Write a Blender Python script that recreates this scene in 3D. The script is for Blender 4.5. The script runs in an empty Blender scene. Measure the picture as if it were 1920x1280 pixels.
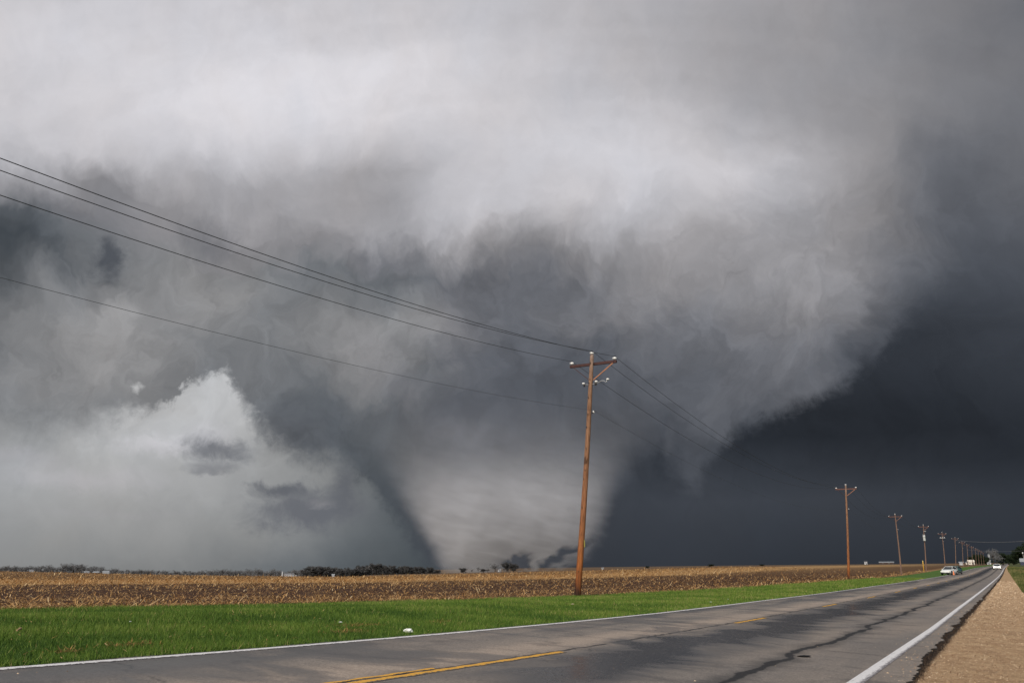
import bpy, math, random
import numpy as np
from mathutils import Vector, Matrix, noise as mnoise

random.seed(7); rng = np.random.default_rng(7)
scene = bpy.context.scene
COL = scene.collection

# ------------------------------------------------------------------ camera
EYE = 1.46
PITCH = math.radians(15.18); ROLL = math.radians(0.33)
cd = bpy.data.cameras.new('camera'); cam = bpy.data.objects.new('camera', cd); COL.objects.link(cam)
cd.sensor_width = 36.0; cd.lens = 29.06; cd.clip_start = 0.1; cd.clip_end = 30000
cp, sp = math.cos(PITCH), math.sin(PITCH); cr, sr = math.cos(ROLL), math.sin(-ROLL)
rgt = Vector((cr, -sr*sp, sr*cp)); upv = Vector((-sr, -cr*sp, cr*cp)); fwd = Vector((0, cp, sp))
cam.matrix_world = Matrix(((rgt.x, upv.x, -fwd.x, 0), (rgt.y, upv.y, -fwd.y, 0), (rgt.z, upv.z, -fwd.z, EYE), (0, 0, 0, 1)))
scene.camera = cam

# ------------------------------------------------------------------ light
SUN_AZ, SUN_EL = -156.0, 32.0          # degrees clockwise from +Y (the way the camera looks), above the horizon
sd = bpy.data.lights.new('sun', 'SUN'); sd.energy = 3.0; sd.angle = math.radians(0.53); sd.color = (1.0, 0.93, 0.83)
sun = bpy.data.objects.new('sun', sd); COL.objects.link(sun)
sa, se = math.radians(SUN_AZ), math.radians(SUN_EL)
sun_dir = Vector((math.sin(sa)*math.cos(se), math.cos(sa)*math.cos(se), math.sin(se)))
sun.rotation_euler = sun_dir.to_track_quat('Z', 'Y').to_euler()
sun.location = sun_dir*200

vs = scene.view_settings
vs.view_transform = 'Standard'; vs.look = 'None'; vs.exposure = 0.0; vs.gamma = 1.0; vs.use_curve_mapping = False
scene.display_settings.display_device = 'sRGB'
cy = scene.cycles
cy.max_bounces = 6; cy.diffuse_bounces = 3; cy.glossy_bounces = 3; cy.transparent_max_bounces = 8; cy.volume_bounces = 1
cy.use_denoising = True
cy.volume_max_steps = 128

# ------------------------------------------------------------------ sky: storm cloud by compass bearing and height above the horizon
# grey levels (0-255), rows upwards from -2 degrees, columns from bearing -46 to +46 degrees
CLOUD_ROWS=[
  [120,120,120,120,120,120,120,120,118,112,104,89,79,73,72,68,63,58,53,52,52,52,50,49,47,47,48,48,48,48,48,48],
  [120,120,120,120,120,120,120,120,117,112,103,88,79,73,72,68,63,58,54,52,52,52,51,49,47,46,48,48,48,48,48,48],
  [120,120,120,120,120,120,120,120,117,111,103,90,79,74,73,71,68,65,57,56,56,55,54,52,49,46,48,48,48,48,48,48],
  [120,120,120,120,120,120,120,120,117,111,102,90,80,75,76,75,74,72,61,59,60,59,56,53,49,46,48,48,48,48,48,48],
  [122,121,121,120,120,120,120,120,117,111,102,91,83,79,81,81,80,77,64,62,65,64,59,53,49,46,48,48,48,48,48,48],
  [125,125,125,125,125,124,124,123,117,112,105,94,85,82,86,85,83,80,69,67,71,70,64,56,50,46,48,49,49,49,50,50],
  [114,116,119,122,124,126,129,125,118,113,107,95,88,87,91,88,86,83,74,73,79,80,73,64,54,49,50,51,51,52,52,54],
  [118,125,122,119,116,120,131,125,119,114,106,91,93,95,96,91,87,86,79,81,93,96,90,76,59,52,52,54,55,56,58,60],
  [111,107,108,114,119,132,142,134,123,117,108,93,106,107,98,88,85,86,84,89,101,105,103,96,71,55,55,59,61,63,65,68],
  [91,104,115,112,109,125,148,147,125,122,119,113,133,129,106,95,89,88,88,92,100,109,116,117,84,63,61,66,68,69,71,73],
  [59,70,82,93,102,131,148,145,125,124,126,127,141,141,128,108,95,92,98,105,108,118,129,135,98,73,67,71,72,75,77,81],
  [79,67,61,61,72,115,153,151,137,127,124,127,136,135,126,108,105,119,123,120,113,128,141,149,109,84,75,76,79,82,86,92],
  [135,98,82,69,65,82,107,136,150,135,125,120,122,122,119,106,105,115,123,132,142,145,147,153,116,94,85,84,87,92,97,103],
  [193,169,136,104,89,95,116,130,139,133,121,107,109,109,109,106,106,112,123,136,149,147,144,144,121,105,90,94,98,103,108,115],
  [200,201,190,171,146,115,122,136,139,134,140,142,112,122,143,142,138,132,138,146,161,157,148,143,136,115,94,103,108,114,118,118],
  [204,202,200,201,193,150,124,138,155,159,161,160,153,161,180,182,180,175,173,173,177,168,157,150,135,115,100,113,117,119,116,115],
  [208,205,204,202,200,196,194,178,171,165,166,165,149,167,192,196,198,198,193,189,187,181,175,164,142,118,109,119,116,115,116,117],
  [208,209,207,205,204,203,204,205,203,198,185,175,160,173,197,200,202,204,204,203,205,202,186,163,145,136,124,117,116,117,117,111],
  [205,207,209,208,207,209,212,212,214,213,211,204,196,197,204,204,205,207,208,208,200,183,163,153,146,140,127,119,117,114,109,105],
  [205,205,206,208,210,212,214,215,216,219,219,218,216,212,207,203,201,201,201,198,186,172,158,153,147,140,125,118,111,107,105,105],
  [205,205,205,205,206,209,213,217,217,218,218,218,217,215,211,206,201,197,193,187,177,167,157,153,148,139,127,116,105,105,105,105],
  [205,205,205,205,204,203,205,210,213,216,217,217,215,213,210,206,200,194,187,180,170,161,156,153,148,138,129,117,105,105,105,105],
  [205,205,205,205,204,202,200,201,205,208,209,209,208,208,207,203,198,191,183,176,169,163,157,153,147,138,130,119,105,105,105,105],
  [205,205,205,205,204,202,200,201,202,202,200,199,199,199,199,197,193,187,181,174,169,164,158,153,148,139,130,120,105,105,105,105],
  [205,205,205,205,204,202,200,201,202,202,200,198,195,195,194,193,190,185,180,174,169,164,158,153,149,140,131,122,107,105,105,105],
  [205,205,205,205,204,202,201,201,202,202,200,198,195,195,194,193,190,185,180,174,169,164,158,154,150,141,132,124,109,105,105,105],
]
CLEAR_ROWS=[
  [138,138,138,138,138,138,135,131,127,121,113,101,89,80,74,70,64,56,58,57,56,54,53,52,51,50,50,50,50,50,50,50],
  [138,138,138,138,138,139,135,132,128,123,115,103,91,81,75,71,65,57,58,58,57,55,54,53,52,51,51,51,51,51,51,51],
  [150,150,149,149,148,148,148,148,146,144,139,127,106,90,82,78,71,62,62,62,62,61,60,59,57,56,55,56,56,56,57,57],
  [176,173,170,168,166,164,161,162,159,157,152,136,112,94,84,80,73,64,66,67,68,67,65,64,61,59,58,58,57,57,56,54],
  [153,156,158,161,164,167,169,175,170,164,155,140,114,95,86,82,75,65,63,62,61,58,55,53,50,47,47,45,45,46,46,47],
  [148,147,146,146,145,150,166,187,188,177,159,139,115,99,90,83,75,65,57,52,47,44,43,42,42,43,47,49,50,51,52,55],
  [147,146,145,146,147,150,158,174,192,191,171,138,112,97,90,83,75,65,57,50,45,44,44,45,45,49,54,57,59,60,61,62],
  [150,150,149,148,147,147,149,155,185,198,185,146,118,101,92,84,75,65,58,53,51,50,51,52,52,55,59,62,62,63,66,71],
  [150,150,150,150,150,150,150,156,186,197,186,153,129,111,100,89,79,69,63,58,57,55,55,54,55,59,64,69,72,76,79,82],
  [150,150,150,150,150,150,150,158,188,197,185,158,138,122,109,96,85,76,69,65,62,61,61,61,63,69,75,79,82,85,90,95],
  [150,150,150,150,150,150,150,160,190,197,184,158,138,122,109,96,85,76,73,71,69,69,69,71,74,79,84,89,93,97,102,107],
  [150,150,150,150,150,150,150,162,190,198,182,157,137,122,109,102,95,89,86,83,78,79,81,84,87,90,94,100,104,109,113,113],
  [150,150,150,150,150,150,150,165,191,198,181,156,136,127,121,115,108,103,100,98,95,96,97,97,98,99,103,112,113,113,113,113],
  [150,150,150,150,150,150,150,167,191,198,180,156,141,135,134,128,122,116,113,111,108,107,108,108,107,106,107,112,113,113,113,113],
  [150,150,150,150,150,150,150,169,192,199,178,158,151,148,147,140,134,128,126,123,117,115,115,111,108,105,107,112,113,113,113,113],
  [150,150,150,150,150,150,150,172,192,199,177,158,152,150,149,143,137,131,127,124,118,115,115,111,108,105,107,111,113,113,113,113],
]
EDGE_LEFT=[(-33.61,7.93,1.66),(-32.04,8.22,1.48),(-29.26,8.28,1.29),(-26.41,9.07,0.81),(-25.25,9.62,0.52),(-23.07,9.83,0.33),(-22.49,10.48,0.30),(-21.88,11.63,0.30),(-20.68,12.27,0.30),(-19.57,12.62,0.44),(-18.54,10.83,0.81),(-17.28,8.69,0.96),(-15.02,7.22,0.92),(-13.09,6.92,0.92),(-11.31,6.60,0.74),(-9.84,5.45,0.52),(-8.17,3.45,0.44),(-6.88,1.78,0.44),(-5.60,-0.02,0.44),(-4.70,-0.81,0.44),(4.87,-0.86,0.37),(5.87,1.54,0.30),(6.73,3.73,0.30),(7.75,5.13,0.30),(8.90,6.68,0.30),(9.63,6.88,0.44),(10.79,5.32,0.52),(12.22,5.71,0.44),(13.88,6.99,0.37),(15.22,8.67,0.37),(18.39,9.59,0.33),(22.20,11.15,0.33),]
EDGE_RIGHT=[(22.20,11.15,0.33),(24.65,12.87,0.33),(25.47,13.89,0.41),(26.46,14.78,0.52),(28.04,16.14,0.74),(29.53,18.05,1.11),(31.04,20.05,1.66),(32.63,21.65,2.22),(34.42,22.80,2.59),(36.60,23.15,2.59),]
# bearing, height, half width, half height, grey, strength
CLEAR_KNOTS=[(-19.84,7.30,2.3,.85,108,.85,.5),(-19.9,6.15,1.6,.35,114,.6,.5),(-13.7,3.6,3.8,1.5,104,.9,.5),(-15.4,4.9,1.9,.4,98,.8,.5),(-11.4,5.3,.9,1.8,98,.8,.6),(-12.9,4.1,.8,.3,138,.6,.6),(-27.6,5.3,4.6,.7,182,.55,.6),(-23.4,7.5,1.8,.75,206,.6,.5),(-20.5,8.3,1.6,.8,196,.4,.5),(-31.,6.4,2.4,.6,172,.5,.6),(-25.5,3.2,3.5,.25,160,.35,.7),(11.3,6.9,1.3,2.0,78,.0,.6)]
CLOUD_KNOTS=[(-24.90,11.02,.36,.30,190,.9,.5,1.),(-27.3,18.65,1.0,1.3,74,.8,.45),(-21.6,20.5,1.9,1.3,104,.6,.7),(-14.6,9.1,2.6,1.7,88,.5,.6),(-8.1,12.1,2.,1.6,126,.5,.6),(-3.4,8.8,2.3,.8,108,.6,.6),(-3.9,23.2,1.5,2.6,190,.6,.7),(1.6,20.2,2.4,2.6,100,.5,.7),(19.4,17.8,3.6,1.7,152,.5,.7),(11.2,16.2,2.4,1.3,104,.5,.7),(-10.2,14.5,2.2,1.8,142,.45,.7),(10.6,9.2,.5,1.0,66,.4,.6)]
FRONT_KNOTS=[(9.95,6.4,.55,1.1,56,.85,.5),(12.1,6.3,.95,1.6,84,.75,.5),(10.75,8.3,.35,1.2,94,.5,.6),(9.3,8.6,.5,.5,74,.5,.6)]

def srgb(c):
    c = c/255.0
    return c/12.92 if c <= 0.04045 else ((c+0.055)/1.055)**2.4
def tint(g, green=0.0):
    """slate blue in the dark cloud, neutral in the bright one"""
    t = min(max((g-40)/95.0, 0), 1)
    r = g*(0.885+0.110*t)-1.2*green; gg = g*(0.975+0.012*t)+1.5*green; b = g*(1.12-0.110*t)-1.6*green
    return (srgb(r), srgb(gg), srgb(b), 1.0)

class NT:
    def __init__(self, tree): self.t = tree; self.n = tree.nodes; self.l = tree.links
    def node(self, kind, **kw):
        nd = self.n.new(kind)
        for k, v in kw.items():
            if k == 'inp':
                for kk, vv in v.items(): self.put(nd.inputs[kk], vv)
            else: setattr(nd, k, v)
        return nd
    def put(self, sock, v):
        if isinstance(v, bpy.types.NodeSocket): self.l.new(v, sock)
        elif v is not None: sock.default_value = v
    def m(self, op, a, b=None, c=None, clamp=False):
        nd = self.node('ShaderNodeMath', operation=op, use_clamp=clamp)
        self.put(nd.inputs[0], a); self.put(nd.inputs[1], b); self.put(nd.inputs[2], c)
        return nd.outputs[0]
    def vm(self, op, a, b=None, scale=None):
        nd = self.node('ShaderNodeVectorMath', operation=op)
        self.put(nd.inputs[0], a); self.put(nd.inputs[1], b)
        if scale is not None: self.put(nd.inputs[3], scale)
        return nd.outputs['Value'] if op in ('LENGTH', 'DOT_PRODUCT') else nd.outputs[0]
    def xyz(self, x=0., y=0., z=0.):
        nd = self.node('ShaderNodeCombineXYZ'); self.put(nd.inputs[0], x); self.put(nd.inputs[1], y); self.put(nd.inputs[2], z)
        return nd.outputs[0]
    def sep(self, v):
        nd = self.node('ShaderNodeSeparateXYZ'); self.put(nd.inputs[0], v); return nd.outputs
    def noise(self, v, scale, detail=4., rough=.55, dist=0., col=False, lac=2.):
        nd = self.node('ShaderNodeTexNoise'); self.put(nd.inputs['Vector'], v)
        self.put(nd.inputs['Scale'], scale); self.put(nd.inputs['Detail'], detail); self.put(nd.inputs['Roughness'], rough); self.put(nd.inputs['Distortion'], dist)
        nd.inputs['Lacunarity'].default_value = lac
        return nd.outputs['Color'] if col else nd.outputs['Fac']
    def ramp(self, f, stops, interp='LINEAR'):
        nd = self.node('ShaderNodeValToRGB'); cr_ = nd.color_ramp; cr_.interpolation = interp
        self.put(nd.inputs[0], f)
        def c4(c): return (c, c, c, 1) if not hasattr(c, '__len__') else tuple(c)+((1,) if len(c) == 3 else ())
        e = cr_.elements
        e[0].position = stops[0][0]; e[0].color = c4(stops[0][1]); e[1].position = stops[-1][0]; e[1].color = c4(stops[-1][1])
        for p, c in stops[1:-1]:
            k = e.new(p); k.color = c4(c)
        return nd.outputs[0]
    def mr(self, v, a, b, c=0., d=1., smooth=True):
        nd = self.node('ShaderNodeMapRange', interpolation_type='SMOOTHSTEP' if smooth else 'LINEAR', clamp=True)
        self.put(nd.inputs['Value'], v); self.put(nd.inputs['From Min'], a); self.put(nd.inputs['From Max'], b)
        self.put(nd.inputs['To Min'], c); self.put(nd.inputs['To Max'], d)
        return nd.outputs[0]
    def mix(self, f, a, b, blend='MIX'):
        nd = self.node('ShaderNodeMix', data_type='RGBA', blend_type=blend, clamp_factor=True)
        self.put(nd.inputs[0], f)
        for i, v in ((6, a), (7, b)):
            if isinstance(v, (tuple, list)) and len(v) == 3: v = tuple(v)+(1,)
            self.put(nd.inputs[i], v)
        return nd.outputs[2]

world = bpy.data.worlds.new('World'); scene.world = world; world.use_nodes = True
world.node_tree.nodes.clear(); W = NT(world.node_tree)
direction = W.node('ShaderNodeTexCoord').outputs['Generated']
dx, dy, dz = W.sep(direction)
bearing = W.m('MULTIPLY', W.m('ARCTAN2', dx, dy), 57.29578)
height = W.m('MULTIPLY', W.m('ARCSINE', dz), 57.29578)
ae = W.xyz(bearing, height, 0)
# turbulence that bends the cloud's layers
def wobble(v, scale, amp, detail, rough, stretch=(1, 1, 1), seed=0.):
    c = W.noise(W.vm('ADD', W.vm('MULTIPLY', v, stretch), (seed, seed*1.7, seed*.3)), scale, detail, rough, 0., True)
    c = W.vm('SUBTRACT', c, (.5, .5, .5))
    return W.vm('ADD', v, W.vm('MULTIPLY', c, (amp*2, amp*2, 0)))
midband = W.mr(height, 28., 19., .55, 1.)
lowband = W.mr(height, 3., 9., .35, 1.)
amp = W.m('MULTIPLY', midband, lowband)
w1 = W.noise(W.vm('ADD', ae, (3.1, 8.2, 0)), .11, 5., .58, 0.4, True)
w1 = W.vm('SCALE', W.vm('MULTIPLY', W.vm('SUBTRACT', w1, (.5, .5, .5)), (9., 8., 0)), None, amp)
warped = W.vm('ADD', ae, w1)
w2 = W.noise(W.vm('MULTIPLY', warped, (1., .75, 1.)), .42, 5., .6, 0.3, True)
w2 = W.vm('SCALE', W.vm('MULTIPLY', W.vm('SUBTRACT', w2, (.5, .5, .5)), (2.2, 2.6, 0)), None, amp)
warped = W.vm('ADD', warped, w2)
wa, we, _ = W.sep(warped)

def table(rows, el0, el1, a, e, green_fn):
    u = W.m('DIVIDE', W.m('ADD', a, 46.), 92.)
    out = None; n = len(rows); st = (el1-el0)/(n-1)
    for i, row in enumerate(rows):
        k = len(row)
        el = el0+i*st
        stops = [(j/(k-1), tint(g, green_fn(-46+92*j/(k-1), el))) for j, g in enumerate(row)]
        c = W.ramp(u, stops, 'B_SPLINE')
        out = c if out is None else W.mix(W.mr(e, el-st, el, smooth=False), out, c)
    return out
cloud = table(CLOUD_ROWS, -2., 40., wa, we, lambda a, e: 0.5 if a < -5 and e < 20 else 0.)
w3 = W.vm('ADD', ae, W.vm('SCALE', W.vm('SUBTRACT', W.noise(ae, .2, 5., .6, .3, True), (.5, .5, .5)), None, W.mr(bearing, -5., 5., 3.2, .8)))
ca, ce, _ = W.sep(w3)
clear = table(CLEAR_ROWS, -2., 28., ca, ce, lambda a, e: .9 if a < 0 else 0.)

def curve(pts, idx, x, lo, hi):
    p0, p1 = pts[0][0], pts[-1][0]
    u = W.m('DIVIDE', W.m('SUBTRACT', x, p0), p1-p0)
    stops = [((p[0]-p0)/(p1-p0), (p[idx]-lo)/(hi-lo)) for p in pts]
    r = W.ramp(u, stops, 'LINEAR')
    return W.m('ADD', W.m('MULTIPLY', r, hi-lo), lo)
# ragged base of the cloud
rag = W.noise(ae, .62, 9., .66, .35, True)
rag2 = W.sep(W.vm('SUBTRACT', W.noise(W.vm('ADD', ae, (5., 2., 0)), 1.15, 8., .66, .4, True), (.5, .5, .5)))
rg = W.sep(W.vm('SUBTRACT', rag, (.5, .5, .5)))
rightside = W.mr(bearing, 6., 12.)
ea = W.m('ADD', bearing, W.m('ADD', W.m('MULTIPLY', rg[0], W.m('MULTIPLY', W.mr(height, 1., 8., 1.0, 2.2), W.mr(rightside, 0., 1., 1., .35))), W.m('MULTIPLY', rag2[0], 1.7)))
left_e = curve(EDGE_LEFT, 1, ea, -2., 26.); left_s = curve(EDGE_LEFT, 2, ea, 0., 3.)
right_e = curve(EDGE_RIGHT, 1, ea, -2., 26.); right_s = curve(EDGE_RIGHT, 2, ea, 0., 3.)
sel = W.m('GREATER_THAN', ea, 22.2)
def lerp(f, a, b): return W.m('ADD', a, W.m('MULTIPLY', W.m('SUBTRACT', b, a), f))
edge_e = lerp(sel, left_e, right_e); edge_s = lerp(sel, left_s, right_s)
edge_s = W.m('MULTIPLY', edge_s, W.m('MAXIMUM', W.mr(bearing, 8., 14., 1.5, 1.7), W.mr(bearing, -10., -8., 1., 2.6)))
dist = W.m('SUBTRACT', W.m('ADD', height, W.m('ADD', W.m('MULTIPLY', rg[1], W.mr(rightside, 0., 1., 2.2, .8)), W.m('MULTIPLY', rag2[1], 1.9))), edge_e)
mask = W.mr(dist, W.m('MULTIPLY', edge_s, -1.), edge_s)

# torn scraps, holes and brighter or darker knots: bearing, height, half widths, grey level, strength
def knot(col, a, e, ra, re, grey, k, sharp=.35, green=0., field=None, drift=1.3):
    q = W.vm('SUBTRACT', ae, (a, e, 0))
    j = W.vm('SCALE', W.vm('SUBTRACT', rag, (.5, .5, .5)), None, drift*2.2)
    q = W.vm('MULTIPLY', W.vm('ADD', q, W.vm('MULTIPLY', j, (ra**.5, re**.5, 0))), (1/ra, 1/re, 0))
    d = W.vm('LENGTH', q)
    f = W.m('MULTIPLY', W.mr(d, 1.+sharp, 1.-sharp*1.6), k)
    return W.mix(f, col, tint(grey, green))
for kn in CLEAR_KNOTS: clear = knot(clear, *kn)
for kn in CLOUD_KNOTS: cloud = knot(cloud, *kn)
front_col = W.mix(mask, clear, cloud)
for kn in FRONT_KNOTS: front_col = knot(front_col, *kn)
# fine streaks and billows
fib = W.noise(W.vm('MULTIPLY', warped, (1., .8, 1.)), .5, 6., .6, .9)
bil = W.noise(warped, .16, 4., .5, .2)
puff = W.noise(W.vm('ADD', warped, (7., 3., 0)), .34, 4., .5, .5)
tex = W.m('ADD', W.m('ADD', W.m('MULTIPLY', W.m('SUBTRACT', fib, .5), .62), W.m('MULTIPLY', W.m('SUBTRACT', puff, .5), .42)), W.m('MULTIPLY', W.m('SUBTRACT', bil, .5), .34))
tex = W.m('MULTIPLY', tex, W.m('MULTIPLY', W.mr(height, 27., 18., .22, 1.), W.mr(height, 1., 8., .25, 1.)))
tex = W.m('MULTIPLY', tex, W.mr(mask, 0., 1., .55, 1.))
# bands that sweep round the rotating base
sx_, sy_, _ = W.sep(W.vm('ADD', ae, W.vm('SCALE', W.vm('SUBTRACT', rag, (.5, .5, .5)), None, 2.5)))
ex = W.m('MULTIPLY', W.m('SUBTRACT', sx_, 1.5), .62); ey = W.m('SUBTRACT', sy_, 8.)
ring = W.m('SQRT', W.m('ADD', W.m('MULTIPLY', ex, ex), W.m('MULTIPLY', ey, ey))); around = W.m('ARCTAN2', ey, ex)
band = W.noise(W.xyz(W.m('MULTIPLY', ring, .55), W.m('MULTIPLY', around, 1.3), 0.), 1., 5., .55, .3)
band2 = W.noise(W.xyz(W.m('MULTIPLY', ring, .22), W.m('MULTIPLY', around, .9), 4.), 1., 3., .5, .2)
bandk = W.m('ADD', W.m('MULTIPLY', W.m('SUBTRACT', band, .5), .20), W.m('MULTIPLY', W.m('SUBTRACT', band2, .5), .22))
bandk = W.m('MULTIPLY', bandk, W.m('MULTIPLY', W.mr(height, 9., 17.), W.mr(mask, 0., 1., .4, 1.)))
tex = W.m('ADD', tex, bandk)
front_col = W.vm('SCALE', front_col, None, W.m('ADD', 1., tex))
hue = W.m('MULTIPLY', W.m('SUBTRACT', W.noise(W.vm('ADD', warped, (1., 9., 4.)), .16, 3., .5), .5), .07)
front_col = W.vm('MULTIPLY', front_col, W.xyz(W.m('ADD', 1.0, hue), 1., W.m('SUBTRACT', 1.0, hue)))
front = W.node('ShaderNodeBackground', inp={'Color': front_col, 'Strength': 1.0})
nish = W.node('ShaderNodeTexSky', sky_type='NISHITA', sun_disc=False, sun_elevation=math.radians(SUN_EL), sun_rotation=math.radians(SUN_AZ), air_density=1.2, dust_density=1.5)
back = W.node('ShaderNodeBackground', inp={'Color': nish.outputs[0], 'Strength': 0.09})
fmix = W.mr(dy, -.35, .35)
ms = W.node('ShaderNodeMixShader'); W.put(ms.inputs[0], fmix); W.l.new(back.outputs[0], ms.inputs[1]); W.l.new(front.outputs[0], ms.inputs[2])
wo = W.node('ShaderNodeOutputWorld'); W.l.new(ms.outputs[0], wo.inputs['Surface'])
world.cycles.sampling_method = 'MANUAL'; world.cycles.sample_map_resolution = 1024

# ================================================================== land
AZR=math.radians(30.1)
RX,RY=math.sin(AZR),math.cos(AZR)      # along the road
NX,NY=-math.cos(AZR),math.sin(AZR)     # to the left of the road
AZT=np.array([-60,-31,-28,-22,-16,-11.5,-9.5,-4.7,0,5,12,18.5,24.6,30,60])
# how far (degrees) the visible edge of the land lies below eye level, near crest and far land
GNEAR=np.array([.12,.13,.22,.43,.58,.66,.64,.55,.46,.34,.20,.12,.08,.06,.05])
GFAR =np.array([.16,.18,.30,.50,.66,.72,.52,.44,.36,.26,.14,.06,.02,-.01,.0])
def sstep(a,b,x):
    t=np.clip((x-a)/(b-a),0,1); return t*t*(3-2*t)
def terrain(x,y):
    x=np.asarray(x,float); y=np.asarray(y,float)
    s=x*RX+y*RY; l=x*NX+y*NY
    sp=np.maximum(s,0)
    z=-.6757*(1-np.exp(-sp/90))+.0675*np.clip(l,0,14)*np.exp(-sp/33.8)+.66*sstep(150,330,s)
    z=z-.22*sstep(-1.0,-3.2,l)*(1-sstep(-4.5,-7,l))*np.ones_like(z)
    D=np.hypot(x,y); az=np.degrees(np.arctan2(x,y))
    gn=np.radians(np.interp(az,AZT,GNEAR)); gf=np.radians(np.interp(az,AZT,GFAR))
    front=sstep(-40,0,y)
    g=gn+(gf-gn)*sstep(300,900,D)
    w=sstep(90,240,D)*front*sstep(20,60,l+0*z)
    return z*(1-w)+w*(EYE-g*np.minimum(D,4500))

def world_xy(s, l):
    return s*RX+l*NX, s*RY+l*NY
SL = np.array([-60, 0, 5.15, 8, 12.7, 17, 23.8, 38.3, 77.5, 200, 400, 9000.])
LEFT_LINE = np.array([9.05, 9.05, 9.03, 8.91, 8.81, 8.80, 8.87, 9.36, 10.03, 9.9, 9.6, 9.6])   # outer edge of the far white line
CENTRE = np.array([6.2, 6.2, 6.18, 6.1, 6.01, 6.0, 6.03, 6.25, 6.45, 6.3, 6.1, 6.1])
RIGHT_LINE = np.array([2.0, 2.0, 2.0, 2.0, 1.99, 1.98, 1.95, 1.99, 1.97, 1.8, 1.7, 1.7])         # inner edge of the near white line
FIELD_EDGE = np.array([18.3, 18.1, 18.0, 17.95, 17.9, 17.7, 17.45, 16.9, 16.6, 16.6, 16.6, 16.6])
ll = lambda s: np.interp(s, SL, LEFT_LINE)
cl = lambda s: np.interp(s, SL, CENTRE)
rl = lambda s: np.interp(s, SL, RIGHT_LINE)
fe = lambda s: np.interp(s, SL, FIELD_EDGE)

def link(o, parent=None):
    COL.objects.link(o)
    if parent is not None: o.parent = parent
    return o
def mesh_np(name, verts, faces, mat=None, attrs=None, smooth=False, parent=None, mats=None, midx=None):
    me = bpy.data.meshes.new(name)
    verts = np.asarray(verts, np.float32).reshape(-1, 3); faces = np.asarray(faces, np.int32)
    k = faces.shape[1]
    me.vertices.add(len(verts)); me.vertices.foreach_set('co', verts.ravel())
    me.loops.add(faces.size); me.loops.foreach_set('vertex_index', faces.ravel())
    me.polygons.add(len(faces)); me.polygons.foreach_set('loop_start', np.arange(0, faces.size, k, dtype=np.int32))
    me.polygons.foreach_set('loop_total', np.full(len(faces), k, np.int32))
    if smooth: me.polygons.foreach_set('use_smooth', np.ones(len(faces), bool))
    for an, av in (attrs or {}).items():
        av = np.asarray(av, np.float32)
        if av.ndim == 1:
            a = me.attributes.new(an, 'FLOAT', 'POINT'); a.data.foreach_set('value', av)
        else:
            a = me.attributes.new(an, 'FLOAT_VECTOR', 'POINT'); a.data.foreach_set('vector', av.ravel())
    me.update(calc_edges=True); me.validate()
    if mat: me.materials.append(mat)
    o = bpy.data.objects.new(name, me)
    return link(o, parent)
def tag(o, label=None, cat=None, group=None, kind=None):
    if label: o['label'] = label
    if cat: o['category'] = cat
    if group: o['group'] = group
    if kind: o['kind'] = kind
    return o

# ------------------------------------------------------------------ materials
def mat(name, rough=.8, spec=.3):
    m = bpy.data.materials.new(name); m.use_nodes = True
    T = NT(m.node_tree); b = m.node_tree.nodes['Principled BSDF']
    b.inputs['Roughness'].default_value = rough; b.inputs['Specular IOR Level'].default_value = spec
    return m, T, b
def plain(name, col, rough=.6, var=.15, scale=8., metal=0., spec=.4):
    m, T, b = mat(name, rough, spec)
    co = T.node('ShaderNodeTexCoord').outputs['Object']
    n = T.noise(co, scale, 4., .6)
    c = T.mix(n, tuple(x*(1-var) for x in col), tuple(min(1, x*(1+var)) for x in col))
    T.put(b.inputs['Base Color'], c); b.inputs['Metallic'].default_value = metal
    return m
def bump(T, b, h, strength, dist):
    n = T.node('ShaderNodeBump'); T.put(n.inputs['Height'], h); n.inputs['Strength'].default_value = strength; n.inputs['Distance'].default_value = dist
    T.l.new(n.outputs[0], b.inputs['Normal'])
def attr(T, name, vec=True):
    return T.node('ShaderNodeAttribute', attribute_name=name).outputs['Vector' if vec else 'Fac']

# --- asphalt: s along the road, l across it
m_road, T, b = mat('asphalt', .8, .5)
sl = attr(T, 'sl'); s_, l_, lc = T.sep(sl)     # lc = distance to the left of the centre line
pos = T.node('ShaderNodeNewGeometry').outputs['Position']
grain = T.noise(pos, 60., 5., .7); grain2 = T.noise(pos, 14., 4., .65)
big = T.noise(T.xyz(T.m('MULTIPLY', s_, .12), T.m('MULTIPLY', l_, .7), 0.), 1., 4., .55, .4)
# transverse water smears: long across the lane, short along it
smear = T.noise(T.xyz(T.m('MULTIPLY', s_, .55), T.m('MULTIPLY', l_, .30), 3.), 1., 6., .62, .9)
fine = T.noise(T.xyz(T.m('MULTIPLY', s_, 1.6), T.m('MULTIPLY', l_, .8), 9.), 1., 5., .6, .5)
wob = T.noise(T.xyz(T.m('MULTIPLY', s_, .35), 0., 5.), 1., 5., .6)
# wet wheel track right of the centre line
cen_wet = T.m('SUBTRACT', 1., T.mr(T.m('ABSOLUTE', T.m('SUBTRACT', T.m('ADD', lc, T.m('MULTIPLY', T.m('SUBTRACT', smear, .5), 3.2)), -1.1)), .35, 1.35))
wet1 = T.m('MULTIPLY', cen_wet, T.mr(T.m('ADD', s_, T.m('MULTIPLY', smear, 4.)), 8.5, 12.))
wet2 = T.m('MULTIPLY', T.mr(smear, .50, .60), T.mr(lc, .2, -.8))
wet2b = T.m('MULTIPLY', T.mr(smear, .50, .61), T.mr(lc, -.6, -2.6, .8, .15))
wet3 = T.m('MULTIPLY', T.mr(T.m('ADD', T.m('MULTIPLY', big, .6), T.m('MULTIPLY', smear, .4)), .46, .56), T.mr(lc, 1.1, 2.3))
wet = T.m('MAXIMUM', T.m('MAXIMUM', wet1, T.m('MULTIPLY', wet2b, .8)), T.m('MULTIPLY', wet3, .75), clamp=True)
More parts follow.
